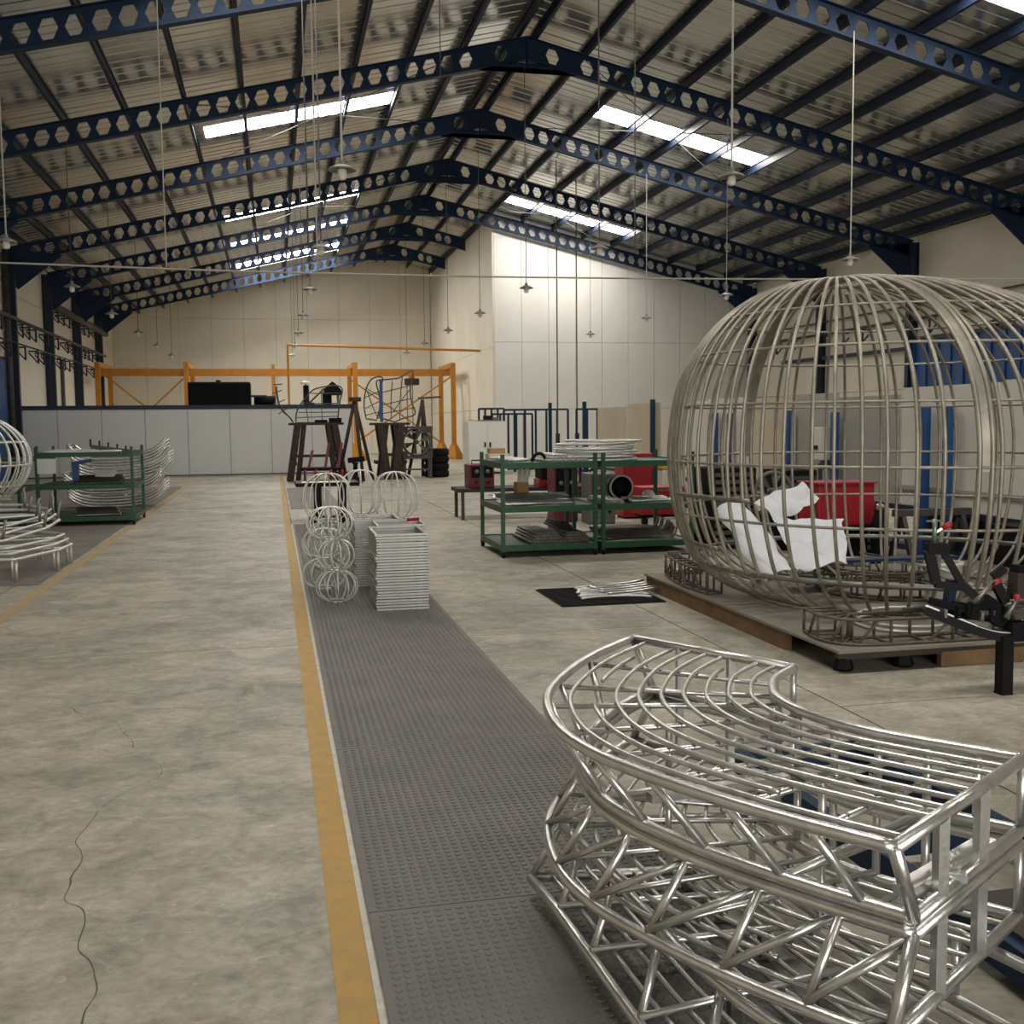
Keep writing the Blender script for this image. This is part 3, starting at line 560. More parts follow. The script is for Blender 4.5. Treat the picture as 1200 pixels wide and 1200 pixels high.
flat_frames(27, .82, 1.27, 8.98, 9.72, 'flat pale aluminium frame, @ in the front stack on the mat', 'flat pale aluminium frame topmost in the front stack on the mat', 'frames in the front stack')
flat_frames(27, .90, 1.36, 9.78, 10.3, 'flat pale aluminium frame, @ in the stack behind the front one', 'flat pale aluminium frame topmost in the stack behind front one', 'frames in the middle stack')
zt = flat_frames(27, .74, 1.2, 10.4, 11.1, 'flat pale aluminium frame, @ in the rear stack by wire spheres', 'flat pale aluminium frame topmost in the rear stack', 'frames in the rear stack')
b = MB().box(-.04, .04, -.012, .012, 0, .02); o = MB().bar((1.22, 10.02, .69), (1.33, 10.08, .69), .025, .03).build('hand_tool', 'red'); tag(o, 'small red tool lying on the middle stack of frames', 'tool')
# low black table at the mat's far end
t = thing('low_table', 'low black steel table behind the wire spheres', 'table', (.83, 17.8, 0))
MB().box(.32, 1.34, 17.4, 18.3, .60, .66).build('tabletop', 'black', t, bevel=.01)
MB().box(.42, 1.2, 17.42, 17.7, .662, .672).build('top_plate', 'plastic', t)
for x in (.68, 1.08):
    for y in (17.5, 18.15): MB().box(x-.05, x+.05, y-.04, y+.04, .05, .60).build('leg', 'black', t)
MB().box(.55, 1.25, 17.44, 18.22, .0, .06).build('base', 'blackm', t)
# ============================================================ THE BIG CAGE AND ITS PLATFORM
PT = .15
t = thing('platform', 'low timber platform with grey plywood top under the big cage', 'platform', (5.6, 7.7, 0))
px0, px1, py0, py1 = 3.42, 7.0, 5.95, 9.55
for i in range(3):
    for j in range(2):
        MB().box(px0+i*1.194+.004, px0+(i+1)*1.194-.004, py0+j*1.8+.004, py0+(j+1)*1.8-.004, PT-.018, PT).build('plywood_sheet', 'plyg', t)
MB().box(px0+.02, px0+.07, py0+.75, py1-.02, 0, PT-.018).build('side_beam', 'wood', t); MB().box(px0+.75, px1-.02, py0+.03, py0+.08, 0, PT-.05).build('front_beam', 'wood', t); MB().box(px1-.07, px1-.02, py0+.1, py1-.02, 0, PT-.018).build('side_beam', 'wood', t)
MB().box(px0+.005, px0+.75, py0+.01, py0+.06, .10, PT-.02).build('edge_batten', 'deck', t)
for y in (py0+.09, py0+1.2, py0+2.3, py1-.1):
    MB().box(px0+.08, px1-.08, y-.05, y+.05, .085, PT-.018).build('joist', 'deck', t)
for x in (3.52, 3.95): MB().lathe([(.06, 0), (.07, .02), (.05, .085)], 10, (x, py0+.12, 0)).build('foot_pad', 'black', t)
CX, CY, CR = 5.0, 7.85, 1.85; AX, AY = 4.56, 8.05
UP = [(0, 2.735), (.14, 2.73), (.3, 2.695), (.47, 2.62), (.64, 2.48), (.78, 2.29), (.89, 2.06), (.96, 1.81), (.995, 1.5)]
DN = [(1.0, 1.25), (.985, .95), (.945, .68), (.89, .46), (.80, .31), (.70, .22), (.615, .175)]
def cagep(phi, i):
    if i < len(UP): u, z = UP[i]; return (AX*(1-u)+CX*u+CR*u*cos(phi), AY*(1-u)+CY*u+CR*u*sin(phi), z)
    u, z = DN[i-len(UP)]; return (CX+CR*u*cos(phi), CY+CR*u*sin(phi), z)
NP = len(UP)+len(DN)
def cage_at(phi, z):
    P = [cagep(phi, i) for i in range(NP)]
    for a, b in zip(P, P[1:]):
        if a[2] >= z >= b[2]: return lerp(a, b, (a[2]-z)/max(1e-6, a[2]-b[2]))
    return P[-1]
t = thing('pumpkin_cage', 'huge rounded cage of weathered steel ribs standing on the platform', 'cage', (CX, CY, PT))
rnd = random.Random(3)
NR = 66
for i in range(NR):
    ph = 2*pi*i/NR + rnd.uniform(-.012, .012) + .03
    if min(abs((ph-radians(a)+pi) % (2*pi)-pi) for a in (-105, 105, 172)) < .045: continue
    st = 1 if i % 2 else 2
    MB().tube(crom([cagep(ph, k) for k in range(st, NP)], 3), .0145, 6).build('rib', 'cage', t, True)
for a in (-105, 105, 172):                # flat doubled seam ribs where the segments meet
    ph = radians(a)
    P = crom([cagep(ph, k) for k in range(NP)], 3)
    for d in (-.042, .042):
        Q = [p + Vector((-sin(ph), cos(ph), 0))*d for p in P]; MB().tube(Q, .018, 6).build('seam_rib', 'cage', t, True)
    n = len(P); b = MB()
    for lo, hi in ((0, int(n*.62)),):
        w = Vector((-sin(ph), cos(ph), 0))*.040; L_ = [p+w for p in P[lo:hi]]; R_ = [p-w for p in P[lo:hi]]; k = hi-lo
        rad = [Vector((cos(ph), sin(ph), 0))*.008]*k
        b.add(L_+R_+[p-q for p, q in zip(L_, rad)]+[p-q for p, q in zip(R_, rad)], [(j, j+1, j+k+1, j+k) for j in range(k-1)] + [(j+2*k, j+3*k, j+3*k+1, j+2*k+1) for j in range(k-1)] + [(j, j+2*k, j+2*k+1, j+1) for j in range(k-1)] + [(j+k, j+k+1, j+3*k+1, j+3*k) for j in range(k-1)])
    b.build('seam_plate', 'cage', t)
for z, r, m in ((2.722, .014, 'cage'), (2.42, .009, 'cage'), (2.12, .010, 'cage'), (1.72, .010, 'cage'), (1.28, .011, 'cage'), (.86, .011, 'cage'), (.455, .021, 'alu_d'), (.18, .016, 'cage_d')):
    MB().tube([cage_at(2*pi*k/90, z) for k in range(90)], r, 6, True).build('ring', m, t, True)
for a, b_, z in ((172, 205, 1.02), (150, 190, .62)):
    MB().tube([cage_at(radians(a+(b_-a)*k/10), z) for k in range(11)], .02, 6).build('stiffener', 'alu_d', t, True)
# curved ladder frames lying on the platform
def ladder(name, label, P, z0, z1, inset, n, m='cage', r=.011, cat='tube frame'):
    P = crom([p+(0,) for p in P], 6); c = P[len(P)//2]; t = thing(name, label, cat, (c.x, c.y, z0-r), 'ladder frames on the platform')
    def off(i, d):
        a = P[max(0, i-1)]; b = P[min(len(P)-1, i+1)]; q = (b-a).normalized(); return P[i] + Vector((-q.y, q.x, 0))*d
    A = [tuple(p[:2])+(z0,) for p in P]; B = [tuple(p[:2])+(z1,) for p in P]; Dn = [tuple(off(i, inset)[:2])+(z0,) for i in range(len(P))]; E = [tuple(off(i, inset)[:2])+(z1,) for i in range(len(P))]
    for Q, nm in ((A, 'lower_rail'), (B, 'upper_rail'), (Dn, 'lower_rail'), (E, 'upper_rail')): MB().tube(Q, r, 6).build(nm, m, t, True)
    for j in range(n+1):
        i = round(j*(len(P)-1)/n); k = min(len(P)-1, i+2) if j % 2 else i
        MB().tube([A[i], B[k]], r*.9, 6).build('strut', m, t, True); MB().tube([Dn[i], E[i]], r*.9, 6).build('strut', m, t, True)
        MB().tube([B[i], E[i]], r*.8, 6).build('cross_rod', m, t, True); MB().tube([A[i], Dn[i]], r*.8, 6).build('cross_rod', m, t, True)
    return t
ladder('ladder_frame', 'curved rusty ladder frame on the near front edge of the platform', [(3.50, 6.55), (3.47, 6.25), (3.62, 6.06), (4.1, 6.02), (4.65, 6.02), (5.3, 6.05)], PT+.012, PT+.17, .22, 12, 'cage_d')
ladder('ladder_frame', 'curved rusty ladder frame at the far left edge of the platform', [(3.50, 8.2), (3.47, 8.6), (3.52, 9.1), (3.64, 9.5), (3.95, 9.5)], PT+.012, PT+.2, -.13, 12, 'cage_d')
ladder('ladder_frame', 'round dark ladder frame lying inside the big cage', [(CX+.62*cos(a*pi/8+.2)+.1, CY+.2+.62*sin(a*pi/8+.2)) for a in range(16)], PT+.012, PT+.2, .14, 20, 'cage_d')
def hoop(name, label, c, r, z, tr, m, tilt=(0, 0), group=None):
    pts = [(c[0]+r*cos(a*pi/20), c[1]+r*sin(a*pi/20), z+tilt[0]*cos(a*pi/20)+tilt[1]*sin(a*pi/20)) for a in range(40)]
    o = MB().tube(pts, tr, 6, True).build(name, m, None, True); return tag(o, label, 'hoop', group)
hoop('bent_hoop', 'bright bent hoop lying on platform in front of the cage floor', (4.32, 6.62), .34, PT+.012, .011, 'alu_l')
hoop('bent_hoop', 'second bright bent hoop lying on the first inside the cage', (4.40, 6.70), .36, PT+.04, .011, 'alu_l', (.012, 0))
o = MB().tube(crom([(4.55, 8.2, .42), (4.8, 7.7, .46), (5.0, 7.2, .44), (5.05, 6.9, .36), (5.1, 6.5, .17)], 6), .013, 6).build('bent_tube', 'alu_l', None, True); tag(o, 'bright bent tube curving across the inside of the cage', 'tube')
for i in range(9):
    a = rnd.uniform(0, 6); x = 4.6+rnd.uniform(-.5, .6); y = 7.6+rnd.uniform(-.7, .5); l = rnd.uniform(.3, .7)
    o = MB().tube([(x, y, PT+.22+i*.006), (x+l*cos(a), y+l*sin(a), PT+.24+i*.006)], .010, 6).build('loose_rod', 'dark' if i % 3 else 'alu_d'); tag(o, 'loose dark rod lying across the frames inside the cage', 'rod', 'loose rods inside the cage')
o = MB().box(4.3, 5.3, 7.4, 7.55, PT+.34, PT+.36).build('steel_strip', 'navy'); tag(o, 'dark blue strip lying inside the cage behind the rods', 'strip')
o = MB().prism([(4.45+.3*cos(a*pi/8), 8.3+.3*sin(a*pi/8)) for a in range(16)], 2, PT+.215, PT+.24).build('round_plate', 'wood'); tag(o, 'round brown wooden plate lying inside the cage', 'plate')
# white sheets inside the cage
def cloth(name, label, corner, nu, nv, amp, roll=None, sd=0, th=.004):
    b = MB(); vs = []
    for j in range(nv+1):
        for i in range(nu+1):
            u, v = i/nu, j/nv; p = Vector(corner(u, v)); q = p*2.2+Vector((sd, sd*2, 0))
            d = Vector((noise.noise(q), noise.noise(q+Vector((9, 0, 0))), noise.noise(q+Vector((0, 9, 0)))))*amp + Vector((noise.noise(q*3), noise.noise(q*3+Vector((7, 0, 0))), noise.noise(q*3.3+Vector((0, 3, 0)))))*amp*.55
            rid = abs(noise.noise(q*2.2+Vector((4, 4, 4))))*amp*.8
            vs.append(p+d+Vector((-.3, -.8, .4))*rid)
    b.add(vs, [(j*(nu+1)+i, j*(nu+1)+i+1, (j+1)*(nu+1)+i+1, (j+1)*(nu+1)+i) for j in range(nv) for i in range(nu)])
    o = b.build(name, 'cloth', None, False); m = o.modifiers.new('th', 'SOLIDIFY'); m.thickness = th; return tag(o, label, 'sheet')
def bil(a, b, c, d): return lambda u, v: lerp(lerp(a, b, u), lerp(d, c, u), v)
def rollf(u, v):
    a = pi*(.05+.95*u); ax0 = Vector((3.62, 8.02, .80)); ax1 = Vector((3.70, 7.24, .36)); c = ax0.lerp(ax1, v); r = .135+.02*v
    return c + Vector((-cos(a)*r, -.25*sin(a)*r, sin(a)*r*.85))
cloth('white_sheet', 'rolled white sheet leaning inside the cage, nearest its left side', rollf, 26, 40, .04, sd=1)
cloth('white_sheet', 'crumpled white sheet folded up high inside the cage', bil((3.86, 7.78, .74), (3.82, 8.0, .94), (4.27, 7.98, 1.12), (4.40, 7.92, .93)), 34, 30, .085, sd=3)
cloth('white_sheet', 'crumpled white sheet hanging down in the middle of the cage', bil((3.88, 7.35, .44), (3.90, 7.80, .80), (4.42, 7.70, .80), (4.30, 7.38, .52)), 38, 34, .085, sd=5)
t = thing('bucket', 'white plastic bucket standing inside the cage near the jig', 'bucket', (5.12, 7.35, PT+.02))
MB().lathe([(.12, .0), (.128, .02), (.142, .28), (.152, .285), (.152, .31), (.138, .31), (.134, .28), (.12, .03), (.0, .025)], 20, (5.12, 7.35, PT+.02)).build('body', 'plastic', t, True)
MB().tube([(5.12-.148*cos(a*pi/10), 7.35-.148*sin(a*pi/10)*.6-.06, PT+.30-.10*sin(a*pi/10)) for a in range(11)], .005, 6).build('handle', 'grey', t)
for z in (.09, .12, .15): MB().lathe([(.1325+z*.05, z), (.1333+z*.05, z+.012)], 20, (5.12, 7.35, PT+.02)).build('printed_band', 'dark', t)
# ============================================================ BOARD RACK ALONG THE RIGHT AISLE (x = 7.5)
bp = {}
for i, (y, zt) in enumerate([(28.3, 2.14), (25.0, 2.1), (20.2, 2.04), (17.1, 1.74), (16.5, 1.72), (14.4, 1.74), (13.1, 1.70), (11.05, 1.73), (10.62, 1.73)]):
    t = thing('rack_post', 'dark blue upright post of the board rack, %s from the far end' % ORD[i], 'post', (7.42, y, 0), 'rack posts')
    MB().box(7.38, 7.46, y-.045, y+.045, 0, zt).build('post', 'navy' if i < 3 else 'blue', t); MB().box(7.33, 7.56, y-.1, y+.1, 0, .012).build('base_plate', 'navyd', t); MB().box(7.46, 7.74, y-.03, y+.03, .48, .55).build('arm', 'navyd', t)
boards = [(24.2, 22.1, .3, 1.93, 'ply', 'plywood board at the far end of the rack'), (22.05, 20.0, .3, 1.98, 'ply', 'plywood board beside the far plywood one in the rack'), (18.9, 17.7, .45, 1.96, 'board', 'white board in the rack behind the cage left side'),
          (17.65, 16.0, .45, 1.98, 'board', 'white board in the rack with two posts before it'), (15.9, 14.45, .45, 1.95, 'ply', 'cream board in the rack behind the middle of the cage'), (14.4, 13.2, .45, 1.97, 'boardg', 'grey board in the rack behind the cage'), (13.15, 11.7, .56, 1.9, 'boardg', 'grey-white board in the rack behind the cage right side'),
          (11.65, 9.9, .56, 1.98, 'board', 'large white board in the rack behind paired blue posts'), (9.85, 7.6, .54, 2.0, 'board', 'large white board at the near end of the rack')]
for i, (ya, yb, z0, z1, m, lb) in enumerate(boards):
    o = MB().box(7.51+.006*(i % 2), 7.53+.006*(i % 2), yb, ya, z0+.0, z1).build('board', m); tag(o, lb, 'board', 'boards in the rack')
o = MB().box(7.475, 7.50, 8.0, 11.8, .75, .80).build('rack_rail', 'boardg'); tag(o, 'pale grey rail running across the near white boards', 'rail')
t = thing('board_rack', 'long dark steel base frame under the boards of the rack', 'rack', (7.7, 16, 0)); MB().bar((7.6, 28.4, .52), (7.6, 7.4, .52), .2, .06).build('shelf_beam', 'navyd', t)
MB().bar((7.62, 28.4, .04), (7.62, 7.4, .04), .2, .06).build('floor_beam', 'navyd', t)
for y in (8, 10.9, 14, 17, 20, 23, 26): MB().box(7.56, 7.64, y-.04, y+.04, .07, .49).build('upright', 'navyd', t)
MB().box(7.70, 7.73, 7.6, 11.6, .07, .50).build('skirt_panel', 'navyd', t)
# leaning blue gate frames, white cabinet
def gate(label, x0, x1, y0, y1, h, n):
    t = thing('gate_frame', label, 'gate frame', ((x0+x1)/2, (y0+y1)/2, 0), 'leaning gate frames'); m = lambda u: lerp((x0, y0), (x1, y1), u)
    for z in (.1, h): MB().bar(m(0)+(z,), m(1)+(z,), .05, .06).build('rail', 'navy', t)
    for i in range(n+1): MB().bar(m(i/n)+(.0,), m(i/n)+(h,), .06, .06, (0, 1, 0)).build('bar', 'navy', t)
gate('tall navy barred gate frame leaning before the white block, left', 7.35, 9.3, 34.0, 33.2, 2.02, 6); gate('narrow navy barred gate frame behind the left tall one', 7.25, 8.6, 35.4, 35.2, 1.9, 5)
gate('tall navy barred gate frame leaning before the white block, right', 9.1, 10.2, 31.5, 31.8, 2.0, 3); gate('small navy gate frame standing behind the white cabinet', 7.0, 7.9, 36.5, 36.5, 2.1, 4)
t = thing('metal_cabinet', 'tall white metal cabinet before the white block corner', 'cabinet', (6.55, 33.2, 0)); MB().box(5.92, 7.2, 32.8, 33.7, .06, 1.66).build('body', 'plastic', t); MB().box(6.0, 7.1, 32.85, 33.6, 0, .06).build('plinth', 'dark', t)
for x in (5.95, 6.57):
    d = MB().box(x, x+.6, 32.775, 32.8, .1, 1.62).build('door', 'white', t); MB().box(x+(.5 if x < 6 else .04), x+(.55 if x < 6 else .09), 32.75, 32.775, .85, 1.0).build('handle', 'black', d)
t = thing('tool_tray', 'black tool tray on top of the white cabinet', 'tray', (6.6, 33.1, 1.66)); MB().box(6.35, 7.0, 32.9, 33.3, 1.66, 1.70).build('base', 'grey', t); MB().box(6.5, 6.75, 33.0, 33.2, 1.70, 1.84).build('tool', 'black', t); MB().box(6.8, 6.95, 33.0, 33.2, 1.70, 1.78).build('tool', 'grey', t)
o = MB().bar((6.0, 33.0, 1.69), (6.35, 33.0, 1.675), .08, .02).build('spanner', 'dark'); tag(o, 'dark bar tool lying on the white cabinet', 'tool')
# ============================================================ GREEN CARTS
def bundle_tubes(n, x0, x1, y0, y1, z0, rows, r, label, group, m='alu_d', fan=0., hollow=True, jitter=.03, cat='tube'):
    me = MB(); l = y1-y0; nn = 8
    vs = []
    for y in (-l/2, l/2):
        for rr in (r, r*.72): vs += [(rr*cos(2*pi*j/nn), y, rr*sin(2*pi*j/nn)) for j in range(nn)]
    fs = [(j, (j+1) % nn, 2*nn+(j+1) % nn, 2*nn+j) for j in range(nn)] + [(nn+(j+1) % nn, nn+j, 3*nn+j, 3*nn+(j+1) % nn) for j in range(nn)] + [(j, nn+j, nn+(j+1) % nn, (j+1) % nn) for j in range(nn)] + [(2*nn+j, 2*nn+(j+1) % nn, 3*nn+(j+1) % nn, 3*nn+j) for j in range(nn)]
    me = me.add(vs, fs).mesh('steel_tube', m); k = 0
    per = max(1, int((x1-x0)/(2.05*r)))
    for row in range(rows):
        for i in range(per-row):
            if k >= n: return
            o = bpy.data.objects.new('steel_tube', me); C.objects.link(o); o.location = (x0+r+(2.05*r)*(i+row*.5), (y0+y1)/2+random.uniform(-jitter, jitter), z0+r+row*r*1.75); tag(o, label, cat, group); k += 1
def bent_rods(n, c, L, z0, bend, label, group, m='alu_d', r=.011, ang=0., spread=.12, dz=.012, end=False):
    for i in range(n):
        a = ang+random.uniform(-.07, .07); dx, dy = cos(a), sin(a); nx, ny = -dy, dx; o2 = (i/(max(1, n-1))-.5)*spread*2; l = L*random.uniform(.9, 1.05); P = []
        for u in (-.5, -.3, -.1, .1, .3, .5):
            s_ = bend*(.25-u*u)*4; P.append((c[0]+dx*l*u+nx*(o2+s_), c[1]+dy*l*u+ny*(o2+s_), z0+dz*i*.5+r))
        if end: P += [(P[-1][0]+dx*.05, P[-1][1]+dy*.05, P[-1][2]+.12)]
        o = MB().tube(crom(P, 3), r, 6).build('bent_rod', m, None, True); tag(o, label, 'rod', group)
def cart(label, x0, x1, y0, y1, zt=1.12, zp=1.23, zm=.60, zb=.14):
    t = thing('shelf_cart', label, 'cart', ((x0+x1)/2, (y0+y1)/2, 0))
    for x in (x0, x1):
        for y in (y0, y1):
            MB().box(x-.022, x+.022, y-.022, y+.022, .085, zp).build('post', 'green', t); w = MB().tube([(x-.018, y, .042), (x+.018, y, .042)], .042, 12).build('caster', 'black', t, True); MB().box(x-.026, x+.026, y-.02, y+.02, .06, .09).build('fork', 'dark', w)
    for z in (zt, zm, zb):
        s_ = MB().box(x0+.0, x1, y0+.0, y1, z-.008, z).build('shelf', 'green', t)
        for a in ((x0, x1, y0-.024, y0-.004), (x0, x1, y1+.004, y1+.024), (x0-.024, x0-.004, y0, y1), (x1+.004, x1+.024, y0, y1)): MB().box(a[0], a[1], a[2], a[3], z-.06, z+.012).build('shelf_edge', 'green', s_)
    return t
A = (2.62, 3.76, 12.22, 13.5); B = (3.86, 5.0, 12.22, 13.5)
cart('green three-shelf steel cart with tube bundles, nearer the aisle', *A); cart('green three-shelf steel cart with hoops on top, beside the cage', *B)
bundle_tubes(46, 2.98, 3.38, 12.26, 13.3, .142, 4, .019, 'short grey steel tube piled low on the green cart nearer the aisle, left pile', 'tubes in the left pile'); bundle_tubes(40, 3.36, 3.72, 12.25, 13.2, .142, 4, .019, 'short grey steel tube piled low on the green cart nearer the aisle, right pile', 'tubes in the right pile')
bundle_tubes(14, 3.42, 3.62, 12.7, 13.4, .27, 3, .016, 'dark steel tube stacked on the low right-hand pile of the cart', 'tubes on the right pile', 'dark')
bundle_tubes(30, 3.22, 3.70, 12.26, 13.2, 1.122, 3, .018, 'pale steel tube on the top shelf of the cart nearer the aisle', 'tubes on the top shelf', 'alu_l')
bent_rods(14, (3.12, 12.75), 1.0, .602, .05, 'pale bent rod lying on the middle shelf of the nearer green cart', 'bent rods on the middle shelf', 'alu', .013, .08, .26, .014)
bent_rods(7, (2.86, 12.9), .5, 1.122, .03, 'short pale rod on the left of the cart top shelf', 'short rods on the cart top', 'alu_l', .014, .9, .16, .012)
def carton(label, x0, x1, y0, y1, z0, z1, m='card', open_=False, name='carton'):
    t = thing(name, label, 'box', ((x0+x1)/2, (y0+y1)/2, z0)); w = .006
    MB().box(x0, x1, y0, y1, z0, z0+w).build('bottom', m, t)
    for a in ((x0, x1, y0, y0+w), (x0, x1, y1-w, y1), (x0, x0+w, y0+w, y1-w), (x1-w, x1, y0+w, y1-w)): MB().box(a[0], a[1], a[2], a[3], z0+w, z1).build('side', m, t)
    if not open_: MB().box(x0, (x0+x1)/2-.002, y0, y1, z1, z1+w).build('flap', m, t); MB().box((x0+x1)/2+.002, x1, y0, y1, z1, z1+w).build('flap', m, t)
    return t
carton('open cardboard carton holding white sticks on the cart middle shelf', 3.02, 3.17, 13.2, 13.4, .70, .84, open_=True); o = MB().box(2.95, 3.25, 13.1, 13.48, .605, .695).build('wood_block', 'wood'); tag(o, 'wooden block under the open carton on the cart', 'block')
for i in range(7):
    o = MB().tube([(3.05+.016*i, 13.3, .71), (3.06+.024*i, 13.28+.01*(i % 3), 1.0+.02*(i % 3))], .012, 6).build('white_stick', 'plastic'); tag(o, 'white stick standing in the open cardboard carton', 'stick', 'sticks in the carton')
carton('small cardboard carton stacked on the cart top shelf corner', 2.68, 2.88, 13.25, 13.45, 1.21, 1.27); carton('white carton under the small cardboard one on the cart top', 2.66, 2.92, 13.2, 13.47, 1.125, 1.203, 'plastic')
o = MB().tube([(3.16+.085*cos(a*pi/8), 12.6, 1.125+.10*sin(a*pi/8)) for a in range(9)], .022, 8).build('black_coil', 'black', None, True); tag(o, 'black curved hose piece on the cart top shelf', 'hose')
for i in range(8): hoop('tube_hoop', 'thin pale tube hoop, %s from the bottom on top of the green cart' % nth(i+1) if i < 7 else 'thin pale tube hoop topmost on the green cart, overhanging', (3.95+random.uniform(-.03, .03)+(.12 if i == 7 else 0), 12.85, ), .50+random.uniform(-.02, .02), 1.135+.033*i, .0135, 'alu_l', (random.uniform(-.01, .01), random.uniform(-.01, .01)), 'hoops on the green cart')
bent_rods(16, (4.42, 12.8), .95, .142, .10, 'dark bent rod on the low shelf of the cart beside the cage', 'bent rods on the low shelf', 'alu_d', .012, .05, .3, .012, True)
bundle_tubes(14, 3.92, 4.15, 12.25, 13.1, .602, 2, .016, 'pale steel tube on the middle shelf of the cart beside the cage', 'tubes on the middle shelf', 'alu_l')
bent_rods(5, (4.6, 12.7), .6, .602, .02, 'flat pale rod on the middle shelf beside the tubes', 'flat rods on the middle shelf', 'alu_l', .014, .1, .16)
t = thing('hose_reel', 'black round fan unit on the middle shelf of the cart beside cage', 'fan', (4.35, 13.1, .605)); MB().tube([(4.35, 13.0, .76), (4.35, 13.2, .76)], .15, 20).build('drum', 'black', t, True); MB().tube([(4.35+.15*cos(a*pi/12), 12.99, .76+.15*sin(a*pi/12)) for a in range(24)], .014, 6, True).build('rim', 'plastic', t, True); MB().box(4.2, 4.5, 12.98, 13.22, .605, .63).build('foot', 'blackm', t)
MB().lathe([(.09, 0), (.085, .06), (.05, .10), (.01, .115)], 14, (4.72, 13.0, .605)).build('helmet', 'plastic', None, True); tag(bpy.data.objects['helmet'], 'white domed cap on the cart shelf by the black fan', 'helmet')
# equipment behind the carts
t = thing('work_bench', 'low dark bench behind the green carts', 'bench', (4.0, 17.6, 0)); MB().box(2.95, 5.3, 17.2, 18.0, .46, .52).build('top', 'deck', t)
for x in (3.0, 5.2):
    for y in (17.25, 17.9): MB().box(x, x+.05, y, y+.05, 0, .46).build('leg', 'dark', t)
def welder(label, x, y, z, w, d, h, m, m2, name='welding_machine'):
    t = thing(name, label, 'machine', (x, y, z)); MB().box(x-w/2, x+w/2, y-d/2, y+d/2, z+.0, z+h).build('body', m, t, bevel=.02); MB().box(x-w/2+.03, x+w/2-.03, y-d/2-.012, y-d/2, z+h*.45, z+h-.03).build('front_panel', m2, t)
    for i in (-1, 1): MB().tube([(x+i*w*.22, y-d/2-.035, z+h*.7), (x+i*w*.22, y-d/2-.01, z+h*.7)], .035, 10).build('knob', 'grey', t, True)
    MB().tube([(x-w*.3, y, z+h), (x-w*.3, y, z+h+.06), (x+w*.3, y, z+h+.06), (x+w*.3, y, z+h)], .012, 6).build('handle', 'black', t)
    for i in (-1, 1): MB().tube([(x+i*w*.25, y-d/2-.05, z+h*.25), (x+i*w*.25, y-d/2, z+h*.25)], .02, 8).build('socket', 'black', t)
welder('maroon welding machine on the low bench behind the cart', 3.35, 17.5, .52, .42, .5, .4, 'maroon', 'blackm'); welder('black welding unit with red lower box on the low bench', 4.62, 17.4, .66, .55, .45, .36, 'blackm', 'black')
o = MB().box(4.32, 4.92, 17.22, 17.62, .52, .655).build('red_case', 'red', bevel=.01); tag(o, 'red flat case under the black welding unit', 'case')
welder('grey welding trolley behind the gap between the carts', 5.0, 16.1, .0, .42, .5, .8, 'grey', 'dark'); welder('dark maroon welding machine behind the first cart right side', 4.55, 16.6, .0, .4, .45, .9, 'maroon', 'blackm')
t = thing('tool_cabinet', 'red upright steel cabinet behind the cart beside the cage', 'cabinet', (5.85, 16.8, 0)); MB().box(5.6, 6.1, 16.6, 17.1, .03, 1.08).build('body', 'red', t, bevel=.01); MB().box(5.62, 6.08, 16.57, 16.6, .08, 1.02).build('door', 'red', t); MB().box(5.66, 5.69, 16.54, 16.57, .5, .65).build('handle', 'black', t); MB().box(5.64, 6.06, 16.64, 17.06, 0, .03).build('plinth', 'black', t)
t = thing('tool_chest', 'wide red tool chest low behind the cart beside cage', 'chest', (5.75, 15.2, 0)); MB().box(5.35, 6.05, 15.0, 15.5, .2, .62).build('body', 'red', t, bevel=.01)
for i in range(3): d = MB().box(5.38, 6.02, 14.98, 15.0, .22+.13*i, .34+.13*i).build('drawer', 'red', t); MB().box(5.5, 5.9, 14.965, 14.98, .30+.13*i, .32+.13*i).build('handle', 'grey', d)
for x in (5.42, 5.98): MB().tube([(x-.02, 15.1, .1), (x+.02, 15.1, .1)], .1, 12).build('wheel', 'black', t, True)
MB().box(5.4, 6.0, 15.05, 15.45, .16, .2).build('chassis', 'black', t)
t = thing('storage_bin', 'yellow lidded bin behind the cart beside the cage', 'bin', (6.35, 16.5, 0)); MB().box(6.15, 6.55, 16.3, 16.7, .0, .82).build('body', 'plastic', t, bevel=.03); MB().box(6.13, 6.57, 16.28, 16.72, .82, .9).build('lid', 'yel', t, bevel=.02)
